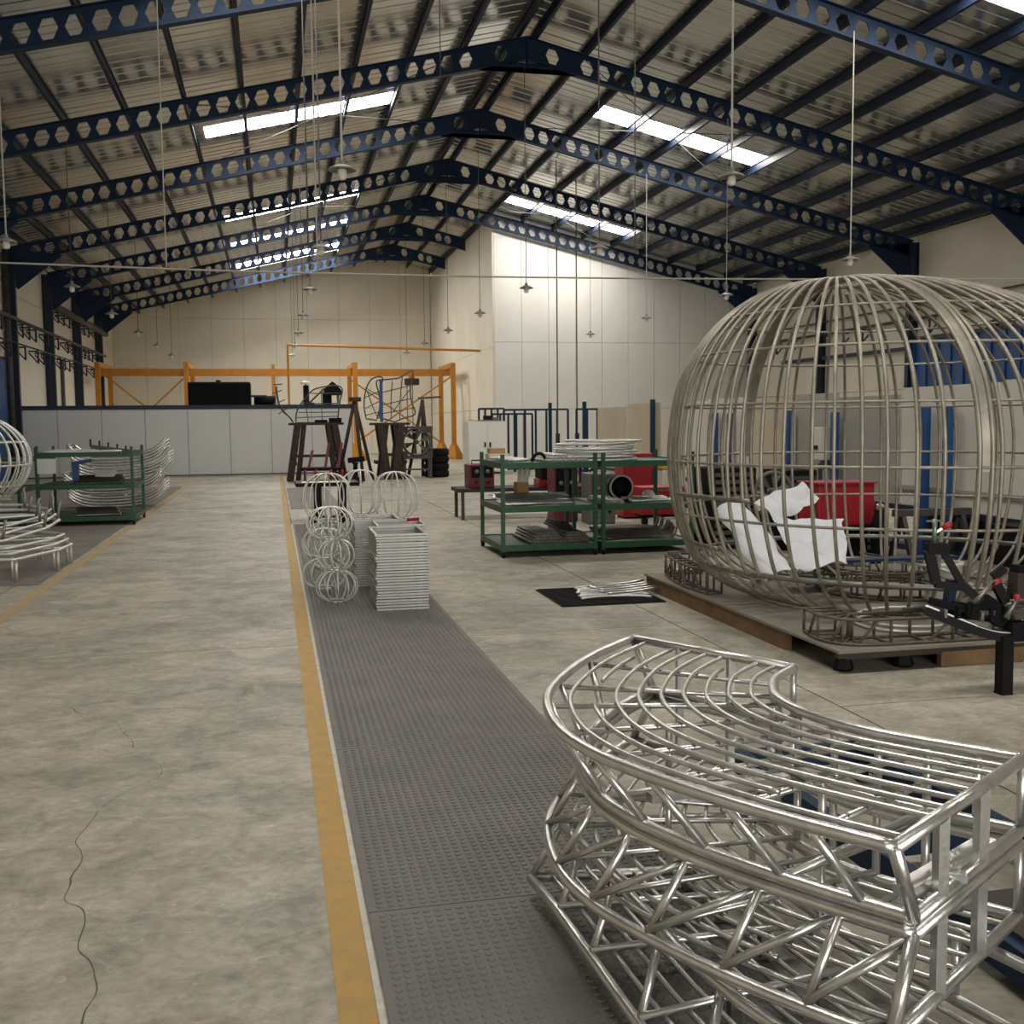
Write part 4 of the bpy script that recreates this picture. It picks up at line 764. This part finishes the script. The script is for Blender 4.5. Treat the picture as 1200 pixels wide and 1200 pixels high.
# machines behind the cage
for i, (x, y, z, w, h, lb) in enumerate([(5.55, 12.5, 0, .6, 1.02, 'tall black ribbed machine behind the left of the cage'), (6.7, 13.0, 0, .5, .95, 'black ribbed machine behind the upper white sheet'), (6.55, 11.3, 0, .7, .62, 'low black ribbed machine behind the red box')]):
    t = thing('power_unit', lb, 'machine', (x, y, z)); MB().box(x-w/2, x+w/2, y-.3, y+.3, .04, h).build('body', 'blackm', t, bevel=.02)
    for j in range(int(h/.09)-1): MB().box(x-w/2+.04, x+w/2-.04, y-.325, y-.3, .1+j*.09, .15+j*.09).build('louver', 'dark', t)
    for q in (-1, 1): MB().box(x+q*w*.4-.03, x+q*w*.4+.03, y-.25, y+.25, 0, .04).build('skid', 'dark', t)
def fan(name, label, x, y, z, r, m, ang=0., frame=True):
    t = thing(name, label, 'fan', (x, y, z)); zc = z+r*1.12
    F = lambda u, v, w: (x+u*cos(ang)-w*sin(ang), y+u*sin(ang)+w*cos(ang), zc+v)
    MB().tube([F(r*cos(a*pi/12), r*sin(a*pi/12), 0) for a in range(24)], .03*r/.3, 6, True).build('ring', m, t, True)
    if frame:
        for q in (-1, 1): MB().bar(F(q*r*1.1, -r*1.12, 0), F(q*r*1.1, r*1.12, 0), .06, .06, (0, 1, 0)).build('frame_bar', m, t); MB().bar(F(-r*1.1, q*r*1.08, 0), F(r*1.1, q*r*1.08, 0), .06, .06).build('frame_bar', m, t)
        b = MB()
        for q in ((1, 1), (1, -1), (-1, 1), (-1, -1)): b.add([F(q[0]*r*1.1, q[1]*r*1.1, 0), F(q[0]*r*.60, q[1]*r*1.1, 0), F(q[0]*r*.72, q[1]*r*.72, 0), F(q[0]*r*1.1, q[1]*r*.60, 0), F(q[0]*r*1.1, q[1]*r*1.1, .02), F(q[0]*r*.60, q[1]*r*1.1, .02), F(q[0]*r*.72, q[1]*r*.72, .02), F(q[0]*r*1.1, q[1]*r*.60, .02)], [(0, 1, 2, 3), (4, 7, 6, 5), (1, 5, 6, 2), (2, 6, 7, 3), (0, 4, 5, 1), (0, 3, 7, 4)]).build('corner_plate', m, t); b = MB()
    for i in range(6):
        a = i*pi/3+.3; MB().add([F(r*.15*cos(a), r*.15*sin(a), 0), F(r*.9*cos(a-.22), r*.9*sin(a-.22), -.03), F(r*.9*cos(a+.25), r*.9*sin(a+.25), .04), F(r*.15*cos(a), r*.15*sin(a), .012), F(r*.9*cos(a-.22), r*.9*sin(a-.22), -.018), F(r*.9*cos(a+.25), r*.9*sin(a+.25), .052)], [(0, 1, 2), (3, 5, 4), (0, 3, 4, 1), (1, 4, 5, 2), (2, 5, 3, 0)]).build('blade', m, t)
    MB().tube([F(0, 0, -.06), F(0, 0, .1)], r*.17, 10).build('hub', m, t, True); return t
o = MB().box(5.75, 6.35, 11.9, 12.5, 0, .45).build('stand_box', 'blackm', bevel=.02); tag(o, 'black box stand under the grey fan behind the cage', 'box')
fan('cage_fan', 'grey round fan on a black box behind the white sheets', 6.05, 12.15, .45, .24, 'grey', 0, False)
t = thing('parts_box', 'red steel box on black stand behind the cage', 'box', (5.99, 10.7, .46)); MB().box(5.66, 6.32, 10.3, 10.75, .46, .91).build('body', 'red', t, bevel=.01); MB().box(5.64, 6.34, 10.28, 10.77, .91, .93).build('lid', 'red', t)
t = thing('equipment_stand', 'black shelf stand under the red steel box', 'stand', (5.99, 10.5, 0))
for z in (.08, .43): MB().box(5.62, 6.36, 10.25, 10.8, z, z+.03).build('shelf', 'black', t)
for x in (5.64, 6.30):
    for y in (10.27, 10.74): MB().box(x, x+.04, y, y+.04, 0, .43).build('leg', 'black', t)
for i in range(3): o = MB().box(5.70+.2*i, 5.88+.2*i, 10.35, 10.7, .11, .32+.04*i).build('battery_box', 'blackm', bevel=.01); tag(o, ['left', 'middle', 'right'][i]+' black box on the stand under the red box', 'box', 'boxes under the red box')
t = thing('meter_box', 'white meter box on a thin stand before the boards behind the cage', 'box', (7.36, 13.40, 0)); MB().box(7.28, 7.46, 13.25, 13.50, 1.05, 1.5).build('body', 'plastic', t, bevel=.01); MB().box(7.29, 7.45, 13.23, 13.25, .92, 1.05).build('socket', 'dark', t); MB().box(7.26, 7.28, 13.30, 13.45, 1.2, 1.25).build('switch', 'black', t); MB().box(7.34, 7.38, 13.35, 13.40, 0, 1.0).build('stand_pole', 'dark', t); MB().box(7.28, 7.44, 13.27, 13.48, 0, .02).build('base_plate', 'dark', t)
for i in range(12):
    x = 5.2+random.uniform(0, 1.5); y = 9.75+random.uniform(0, .4); a = random.uniform(-.4, .4)
    o = MB().tube([(x-.5*cos(a), y-.5*sin(a)*.3, .011+.0222*(i%4)), (x+.5*cos(a), y+.5*sin(a)*.3, .011+.0222*(i%4))], .011, 6).build('scrap_rod', 'dark'); tag(o, 'dark rod in the heap on floor behind the cage', 'rod', 'rods heaped behind the cage')
t = thing('gas_bottle', 'small dark gas bottle with chrome valve behind the cage', 'bottle', (6.2, 9.85, 0)); MB().lathe([(.08, 0), (.09, .02), (.09, .5), (.06, .6), (.03, .63)], 14, (6.2, 10.0, 0)).build('body', 'blackm', t, True); MB().lathe([(.03, .63), (.05, .66), (.05, .70), (.02, .72)], 10, (6.2, 10.0, 0)).build('valve', 'chrome', t, True)
t = thing('steel_trestle', 'dark steel trestle standing behind the cage right side', 'trestle', (6.9, 9.9, 0)); MB().bar((6.3, 9.9, .62), (7.2, 9.9, .62), .07, .07).build('top_bar', 'dark', t)
for x, q in ((6.4, -1), (6.4, 1), (7.1, -1), (7.1, 1)): MB().bar((x, 9.9, .6), (x, 9.9+q*.25, 0), .05, .05, (1, 0, 0)).build('leg', 'dark', t)
t = thing('black_crate', 'large black lidded crate behind the near end of the rack', 'crate', (6.9, 8.6, 0)); MB().box(6.95, 7.3, 7.3, 9.2, .02, .52).build('body', 'blackm', t, bevel=.02); MB().box(6.94, 7.31, 7.28, 9.22, .52, .555).build('lid', 'black', t); MB().box(6.98, 7.27, 7.35, 9.15, 0, .02).build('base', 'black', t)
bent_rods(9, (2.98, 9.2), .62, .018, .10, 'pale curved rod lying on the small black mat', 'curved rods on the black mat', 'alu_l', .012, -.15, .22, .006)
bent_rods(5, (3.15, 9.28), .7, .055, -.06, 'pale bent rod lying on top of the rods on the black mat', 'bent rods on the black mat', 'alu', .012, .35, .15, .012)
# ============================================================ BLACK CLAMP JIG BESIDE THE PLATFORM
J = lambda x, y, z: (x*1.07, y*1.07, 1.6-(1.6-z)*1.07)
t = thing('clamp_jig', 'black steel clamp jig on a single post in front of the platform', 'jig', (4.1, 5.3, 0))
MB().box(4.07, 4.14, 5.26, 5.33, .01, .34).build('post', 'black', t); MB().box(4.068, 4.142, 5.258, 5.332, 0, .012).build('foot_cap', 'black', t); MB().box(4.85, 4.92, 5.5, 5.57, 0, .34).build('post', 'black', t)
MB().bar(J(3.43, 5.06, .56), J(3.68, 4.99, .455), .06, .05).build('beam', 'black', t)
rim = crom([J(3.68, 4.99, .455), J(3.78, 4.955, .425), J(3.88, 4.94, .415), J(4.05, 4.96, .415), J(4.35, 5.08, .42), J(4.6, 5.2, .43)], 6)
b = MB()
for a, c in zip(rim, rim[1:]): b.bar(a, c, .02, .05)
b.build('ring_plate', 'black', t)
b = MB()
for a, c in zip(rim, rim[1:]): b.bar(a+Vector((.0, .01, .027)), c+Vector((0, .01, .027)), .035, .006)
b.build('ring_edge', 'alu_l', t)
for i in range(5): a = rim[8+i*4]; MB().bar(a, a+Vector((.03, .16, .0)), .02, .03).build('rib', 'dark', t)
MB().bar(J(3.43, 5.07, .59), J(3.70, 5.0, .475), .012, .012).build('edge_strip', 'alu_l', t)
MB().bar(J(3.5, 5.10, .60), J(3.95, 5.02, .50), .14, .04).build('deck_bar', 'blackm', t); MB().bar(J(3.60, 5.12, .55), J(3.61, 5.10, .72), .05, .05, (1, 0, 0)).build('upright', 'navyd', t)
arm = lambda P, w=.028, m='black', nm='arm': [MB().bar(J(*a), J(*c), w, w*1.3).build(nm, m, t) for a, c in zip(P, P[1:])]
arm([(3.485, 5.06, .71), (3.44, 5.07, .89)], .04); arm([(3.52, 5.06, .89), (3.625, 5.03, .70)], .03); arm([(3.43, 5.07, .90), (3.535, 5.06, .90)], .05)
arm([(3.48, 5.06, .705), (3.63, 5.03, .69)], .03); arm([(3.625, 5.03, .70), (3.72, 5.0, .61)], .035); arm([(3.70, 5.0, .55), (3.80, 4.99, .545)], .02, 'dark'); arm([(3.79, 5.0, .74), (3.85, 4.99, .79)], .035)
arm([(3.95, 5.0, .80), (3.93, 5.0, .60)], .06, 'blackm'); arm([(3.60, 5.1, .56), (3.95, 5.1, .50)], .07, 'blackm'); arm([(3.79, 4.99, .72), (3.86, 4.98, .60)], .04); arm([(3.66, 5.0, .52), (3.68, 5.0, .60)], .05, 'blackm'); arm([(3.74, 5.04, .60), (3.88, 5.02, .50)], .09, 'blackm')
MB().box(*[v for p in zip(J(3.90, 4.94, .60), J(3.99, 5.02, .76)) for v in p]).build('end_block', 'deck', t); MB().box(*[v for p in zip(J(3.86, 4.92, .43), J(3.95, 5.0, .50)) for v in p]).build('block', 'black', t); MB().box(*[v for p in zip(J(3.86, 4.90, .52), J(4.1, 5.02, .54)) for v in p]).build('shelf', 'dark', t)
def clamp(label, base, top, grip, hm='greenm'):
    c = MB().tube([J(*base), J(*lerp(base, top, .55)), J(*top)], [.022, .013, .016], 8).build('toggle_clamp', hm, t, True, label)
    MB().bar(J(*lerp(base, top, .45)), J(*lerp(lerp(base, top, .45), grip, .55)), .012, .012).build('link', 'chrome', c); MB().tube([J(*lerp(lerp(base, top, .45), grip, .45)), J(*lerp(base, grip, .93)), J(*grip)], [.012, .021, .012], 8).build('grip', 'red', c, True)
    MB().bar(J(top[0]-.05, top[1], top[2]-.01), J(top[0]+.05, top[1], top[2]-.01), .01, .01).build('bar', 'chrome', c)
clamp('pale green toggle clamp with red grip', (3.475, 5.07, .92), (3.475, 5.07, 1.06), (3.56, 5.05, 1.04)); clamp('pale toggle clamp with red grip', (3.67, 5.0, .60), (3.79, 4.99, .72), (3.82, 4.98, .73), 'alu_d'); clamp('pale toggle clamp with red grip', (3.84, 4.95, .52), (3.90, 4.94, .63), (3.905, 4.94, .65), 'alu_d')
for i in range(6):
    x = 3.5+.065*i+.012*(i % 2); MB().box(*[v for p in zip(J(x, 5.0-.008*i, .53-.007*i), J(x+.018, 5.03-.008*i, .575-.007*i+.02*(i % 3))) for v in p]).build('bolt', 'blackm' if i % 3 else 'alu_d', t)
# ============================================================ LEFT-HAND RACKS
L1 = (-3.72, -2.27, 18.2, 19.6)
cart('green three-shelf cart on the left mat, nearer the aisle', *L1, zt=1.18, zp=1.28, zm=.66, zb=.14); cart('green cart on the left mat behind the wire dome', -5.35, -3.95, 18.0, 19.4, 1.10, 1.28, .62, .16)
t = thing('paper_sign', 'white paper sheet hung on the left green cart post', 'sign', (-3.62, 18.16, .9)); MB().box(-3.70, -3.42, 18.165, 18.172, .86, 1.10).build('sheet', 'paper', t); MB().bar((-3.70, 18.168, 1.11), (-3.42, 18.168, 1.11), .01, .02).build('top_rail', 'green', t)
bent_rods(8, (-3.1, 18.8), 1.2, 1.182, .02, 'pale straight rod on top of the left green cart', 'rods on the left cart top', 'alu_l', .013, .1, .3, .006)
t = thing('tool_holder', 'dark comb-like tool holder on top of the left green cart', 'tool holder', (-2.75, 18.9, 1.18)); MB().bar((-3.0, 18.9, 1.27), (-2.4, 18.9, 1.19), .05, .06).build('bar', 'dark', t)
for i in range(5): MB().bar((-3.0+.14*i, 18.9, 1.27-.019*i), (-3.0+.14*i, 18.9, 1.40-.03*i), .025, .025, (1, 0, 0)).build('prong', 'black', t)
bent_rods(16, (-2.85, 18.7), .75, .662, .05, 'dull bent bar on the middle shelf of the left cart', 'bars on the left cart middle shelf', 'dark', .02, .1, .34, .012); bent_rods(12, (-2.9, 18.7), .7, .142, .06, 'dull bent bar on the low shelf of the left cart', 'bars on the left cart low shelf', 'alu_d', .02, .2, .34, .012)
t = thing('blue_clamp', 'blue bench clamp on the middle shelf of the left cart', 'clamp', (-3.2, 18.6, .66)); MB().box(-3.25, -3.15, 18.55, 18.65, .66, 1.02).build('bar', 'blue', t); MB().bar((-3.25, 18.6, 1.0), (-2.95, 18.6, 1.05), .05, .06).build('jaw', 'blue', t)
carton('pale carton on the middle shelf of the left cart', -2.95, -2.65, 18.9, 19.2, .76, .88, 'plastic')
arcm = {}
for lv in range(4):
    for k in range(4):
        i = lv*4+k; z = .05+lv*.27+k*.058; cx = -3.15+.05*lv-.12*(lv % 2)
        t = thing('bent_ladder_frame', ('silver bent ladder frame, %s from the floor in the stack behind the left cart' % nth(i+1) if i < 15 else 'silver bent ladder frame topmost in the stack behind left cart'), 'bent frame', (cx, 22.3, z), 'bent frames behind the left cart')
        if not arcm:
            P = crom([(-.80, 0, .22), (-.6, 0, .07), (-.3, 0, .0), (.2, 0, .0), (.6, 0, .05), (.88, 0, .17), (1.04, 0, .34)], 4)
            arcm['r'] = MB().tube(P, .024, 6).mesh('arc_rail', 'alu', smooth=True); arcm['b'] = MB().tube([(0, -.35, 0), (0, .35, 0)], .012, 6).mesh('cross_bar', 'alu', smooth=True); arcm['p'] = P
        for y in (-.37, .37): inst('arc_rail', arcm['r'], t, (0, y, 0))
        for q in (0, 6, 12, 18, -1): inst('cross_bar', arcm['b'], t, tuple(arcm['p'][q]))
# wire dome on a dark stand at the left edge
t = thing('display_stand', 'low black stand under the wire dome at left', 'stand', (-4.3, 15.2, 0)); MB().box(-4.9, -3.75, 14.6, 15.8, .58, .64).build('top', 'black', t)
for x in (-4.85, -3.85):
    for y in (14.65, 15.7): MB().box(x, x+.05, y, y+.05, .009, .58).build('leg', 'black', t)
t = thing('wire_dome', 'large pale wire dome cut off by the left edge, on black stand', 'wire dome', (-4.3, 15.2, .64))
pr = [(.86, .045), (1.02, .22), (1.11, .45), (1.09, .66), (.98, .86), (.78, 1.02), (.5, 1.12), (.12, 1.16)]
pr = [(r, z+.02) for r, z in pr]
rib = MB().tube(crom([(r, 0, z) for r, z in pr], 3), .014, 6).mesh('rib', 'alu_l', smooth=True)
for i in range(40): inst('rib', rib, t, (0, 0, 0), (0, 0, 2*pi*i/40))
for r, z in ((.86, .065), (.99, .2), (1.11, .47), (1.05, .77), (.78, 1.04), (.12, 1.18)): inst('ring', MB().tube([(r*cos(a*pi/24), r*sin(a*pi/24), z) for a in range(48)], .014, 6, True).mesh('ring', 'alu_l', smooth=True), t)
for i in range(6): inst('floor_bar', MB().tube([(-.86, 0, .014), (.86, 0, .014)], .014, 6).mesh('floor_bar', 'alu_l'), t, (0, 0, 0), (0, 0, pi*i/6))
# octagonal low tube frames at the left edge
for i in range(6):
    z = .245+.048*i; s_ = 1-.02*i; ox = -.10*i; oy = .10*i
    poly = [(-4.2, 11.75), (-2.62, 11.72), (-2.36, 12.5), (-2.33, 13.1), (-2.75, 13.6), (-4.2, 13.65)]
    poly = [(x*1+ox*.6, y+oy) for x, y in poly]
    t = thing('angled_tube_frame', ('low angled pale tube frame, %s from the bottom of the left stack' % ORD[i]), 'tube frame', (-3.3, 13, z), 'angled frames on the left')
    tl = .17*(i > 2)
    pts = [(x, y, z + (tl*(y-11.7)/2.5)) for x, y in poly]
    MB().tube([q for a, c in zip(pts, pts[1:]+pts[:1]) for q in (a, lerp(a, c, .03), lerp(a, c, .97))], .017, 8, True).build('rim', 'alu_l', t, True)
    MB().tube([lerp(pts[0], pts[1], .1), lerp(pts[5], pts[4], .1)], .014, 6).build('cross_bar', 'alu_l', t, True); MB().tube([lerp(pts[0], pts[1], .6), lerp(pts[5], pts[4], .6)], .014, 6).build('cross_bar', 'alu_l', t, True)
    MB().tube([lerp(pts[0], pts[5], .12), lerp(pts[2], pts[3], .3)], .014, 6).build('cross_bar', 'alu_l', t, True)
    for x, y, zz in pts[1:5]:
        if i < 2: MB().tube([(x-.02+.0*i, y+.03, .010), (x-.02, y+.03, zz)], .016, 8).build('leg', 'alu_l', t, True)
        elif i > 2: MB().tube([(x-.03, y+.03, zz), (x-.03+.04*(i % 2), y+.03, zz+.22)], .016, 8).build('stub', 'alu_d', t, True)
# ============================================================ SCULPTURE BENCHES AT THE REAR
def bench(label, x0, x1, y0, y1, h, splay=.25):
    t = thing('trestle_bench', label, 'bench', ((x0+x1)/2, (y0+y1)/2, 0), 'rusty benches'); MB().box(x0, x1, y0, y1, h-.07, h).build('top', 'rust', t)
    for x, sg in ((x0+.25, -1), (x1-.25, 1)):
        for y in (y0+.1, y1-.1):
            MB().bar((x, y, h-.06), (x+sg*splay, y, .0), .18, .26, (0, 1, 0)).build('leg', 'rust', t); MB().bar((x-.18*sg, y, h-.06), (x+sg*.02, y, .0), .12, .14, (0, 1, 0)).build('brace_leg', 'rust', t)
        MB().bar((x+sg*.1, y0+.1, .5), (x+sg*.1, y1-.1, .5), .1, .1).build('stretcher', 'rust', t)
    MB().bar((x0+.2, y0+.1, .72), (x1-.2, y0+.1, .72), .06, .08).build('stretcher', 'rust', t)
    return t
bench('rusty splayed steel bench under the quarter-round wire wing', .42, 1.95, 30.6, 31.6, 1.66); bench('rusty splayed steel bench under the wing-shaped wire frame', 2.75, 3.85, 30.6, 31.5, 1.64, -.2)
def wing(name, label, o, P, rows, ribs):
    t = thing(name, label, 'wire sculpture', (o[0], o[1], o[2])); Q = crom([(o[0]+a, o[1], o[2]+b) for a, b in P], 5)
    MB().tube(Q, .02, 6, True).build('outline', 'dark', t, True)
    for a, c in rows + ribs:
        k = Vector((o[0]+(a[0]+c[0])/2, o[1]+.22, o[2]+(a[1]+c[1])/2)); MB().tube(crom([(o[0]+a[0], o[1], o[2]+a[1]), k, (o[0]+c[0], o[1], o[2]+c[1])], 4), .014, 6).build('wire', 'dark', t, True)
    return t
wing('wire_wing', 'quarter-round grey wire wing standing on the rusty bench', (.62, 31, 1.66), [(0, 0), (.05, .35), (.3, .72), (.62, .98), (1.3, 1.02), (1.24, .5), (1.18, 0)], [((.1, .3), (1.2, .3)), ((.2, .55), (1.22, .55)), ((.45, .84), (1.26, .84)), ((.05, .15), (1.18, .18))], [((.35, 0), (.3, .7)), ((.75, 0), (.75, .95))])
wing('wire_antler', 'thin branching wire stem at the left end of rusty bench', (.05, 30.9, 1.2), [(.5, .46), (.4, .62), (.2, .82), (.1, 1.1), (.05, 1.5), (.08, 1.1), (.24, .80), (.42, .6)], [((-.05, 1.3), (.2, 1.38)), ((-.03, 1.0), (.28, 1.12)), ((.1, .72), (.4, .92)), ((0, 1.55), (.22, 1.56))], [])
wing('wire_flag', 'wavy grey wire panel above the second rusty bench', (3.0, 31, 1.64), [(0, .15), (.05, .5), (.0, .85), (-.05, 1.2), (.25, 1.25), (.6, 1.3), (1.0, 1.5), (.92, 1.0), (.95, .6), (1.05, .25), (.7, .12), (.45, .02)], [((0, .85), (.95, 1.08)), ((.05, .5), (.95, .7)), ((.02, .25), (1.0, .42))], [((.4, 1.2), (.35, .1)), ((.7, 1.35), (.6, .1)), ((.95, 1.0), (.4, .3))])
wing('wire_coil', 'tangled round wire form at the left of second bench', (2.62, 31, 1.66), [(0, .1), (-.05, .5), (.02, .95), (.2, 1.25), (.5, 1.28), (.42, .9), (.40, .4), (.3, .05)], [((0, .4), (.4, .6)), ((-.04, .7), (.42, .9)), ((0, .2), (.4, .3)), ((0, 1.0), (.45, .75)), ((.05, .9), (.35, .1))], [])
o = MB().bar((3.06, 30.9, 1.66), (3.06, 30.9, 2.86), .09, .05, (0, 1, 0)).build('blue_strap', 'blue'); tag(o, 'blue upright bar beside the tangled wire form', 'bar')
t = thing('tall_tripod', 'tall dark rusty tripod between the two rusty benches', 'tripod', (2.3, 30.2, 0)); top = (2.24, 30.2, 2.28)
for q in ((1.75, 30.4, 0), (2.42, 29.9, 0), (2.75, 30.6, 0)): MB().tube([top, lerp(top, q, .5), q], .05, 8).build('leg', 'rust', t, True)
MB().box(2.08, 2.42, 30.12, 30.28, 2.24, 2.36).build('head', 'rust', t)
fan('square_fan', 'square grey steel extractor fan on a stand beside the benches', 4.08, 31.0, .62, .40, 'dark')
t = thing('fan_stand', 'dark steel stand under the square extractor fan', 'stand', (4.08, 31, 0))
for x in (3.7, 4.46):
    for y in (30.8, 31.2): MB().box(x-.03, x+.03, y-.03, y+.03, 0, .60).build('leg', 'dark', t)
MB().box(3.66, 4.5, 30.76, 31.24, .58, .62).build('top', 'dark', t); MB().box(3.7, 4.46, 30.78, 30.82, .25, .3).build('stretcher', 'dark', t)
t = thing('light_tripod', 'dark A-shaped stand with a bar on top behind square fan', 'tripod', (4.2, 31.8, 0)); top = (4.38, 31.8, 2.32)
for q in ((3.9, 31.7, 0), (4.4, 32.1, 0), (4.55, 31.6, 0)): MB().tube([top, q], .05, 6).build('leg', 'rust', t, True)
MB().bar((4.25, 31.8, 2.36), (4.95, 31.8, 2.40), .06, .06).build('top_bar', 'dark', t); MB().bar((4.0, 31.75, 1.35), (4.6, 31.75, 1.35), .05, .05).build('cross_bar', 'alu_d', t)
for i in range(4):
    o = MB().lathe([(.34, 0), (.38, .05), (.38, .16), (.34, .21), (.2, .21), (.2, 0)], 18, (4.75, 31.6, .215*i)).build('tyre', 'blackm', None, True); tag(o, 'black tyre, %s from the floor in the stack by the fan' % ORD[i], 'tyre', 'stacked tyres')
o = MB().box(4.0, 5.6, 31.0+.4, 31.1+.9, .0, .0) if False else None
t = thing('engine_parts', 'dark heap frame with red wheels before the rusty bench', 'machine', (1.3, 29.6, 0)); MB().box(.7, 1.9, 29.3, 30.2, .35, .42).build('plate', 'blackm', t)
for x in (.8, 1.1, 1.5, 1.8): MB().tube([(x-.03, 29.4, .22), (x+.03, 29.4, .22)], .2, 12).build('wheel', 'red' if x > 1 else 'maroon', t, True); MB().bar((x, 29.8, .0), (x, 29.8, .4), .06, .06, (0, 1, 0)).build('post', 'dark', t)
for x in (.9, 1.35, 1.7): MB().bar((x, 29.5, .4), (x+.12, 29.6, .9+.2*(x > 1)), .07, .07, (0, 1, 0)).build('lever', 'maroon', t)
t = thing('floor_vice', 'black vice on a curved foot right of the rusty bench', 'vice', (2.1, 29.2, 0)); MB().lathe([(.2, 0), (.16, .05), (.07, .2), (.06, .5), (.1, .56)], 12, (2.15, 29.2, 0)).build('pedestal', 'blackm', t, True); MB().bar((1.95, 29.2, .62), (2.4, 29.2, .66), .14, .14).build('jaw', 'blackm', t)
for i, (x, lb) in enumerate(((1.15, 'black flat toolbox on the rusty bench under the wire wing'), (1.55, 'dark small box on the rusty bench right end'))): o = MB().box(x, x+.35, 30.7, 31.0-.04, 1.66, 1.74+.05*i).build('toolbox', 'blackm', bevel=.01); tag(o, lb, 'box')
for i in range(14):                       # offcuts lying across the near ladder frame
    x = 3.95+.085*i; a = random.uniform(-.5, .5); z = PT+.195+.012*(i % 3)
    o = MB().tube([(x-.16*cos(a), 6.13-.16*sin(a)*.6, z), (x+.18*cos(a), 6.13+.18*sin(a)*.6, z)], .010, 6).build('scrap_rod', 'alu_d' if i % 3 else 'dark'); tag(o, 'short grey offcut rod lying on the near ladder frame of the platform', 'rod', 'offcuts on the near ladder frame')
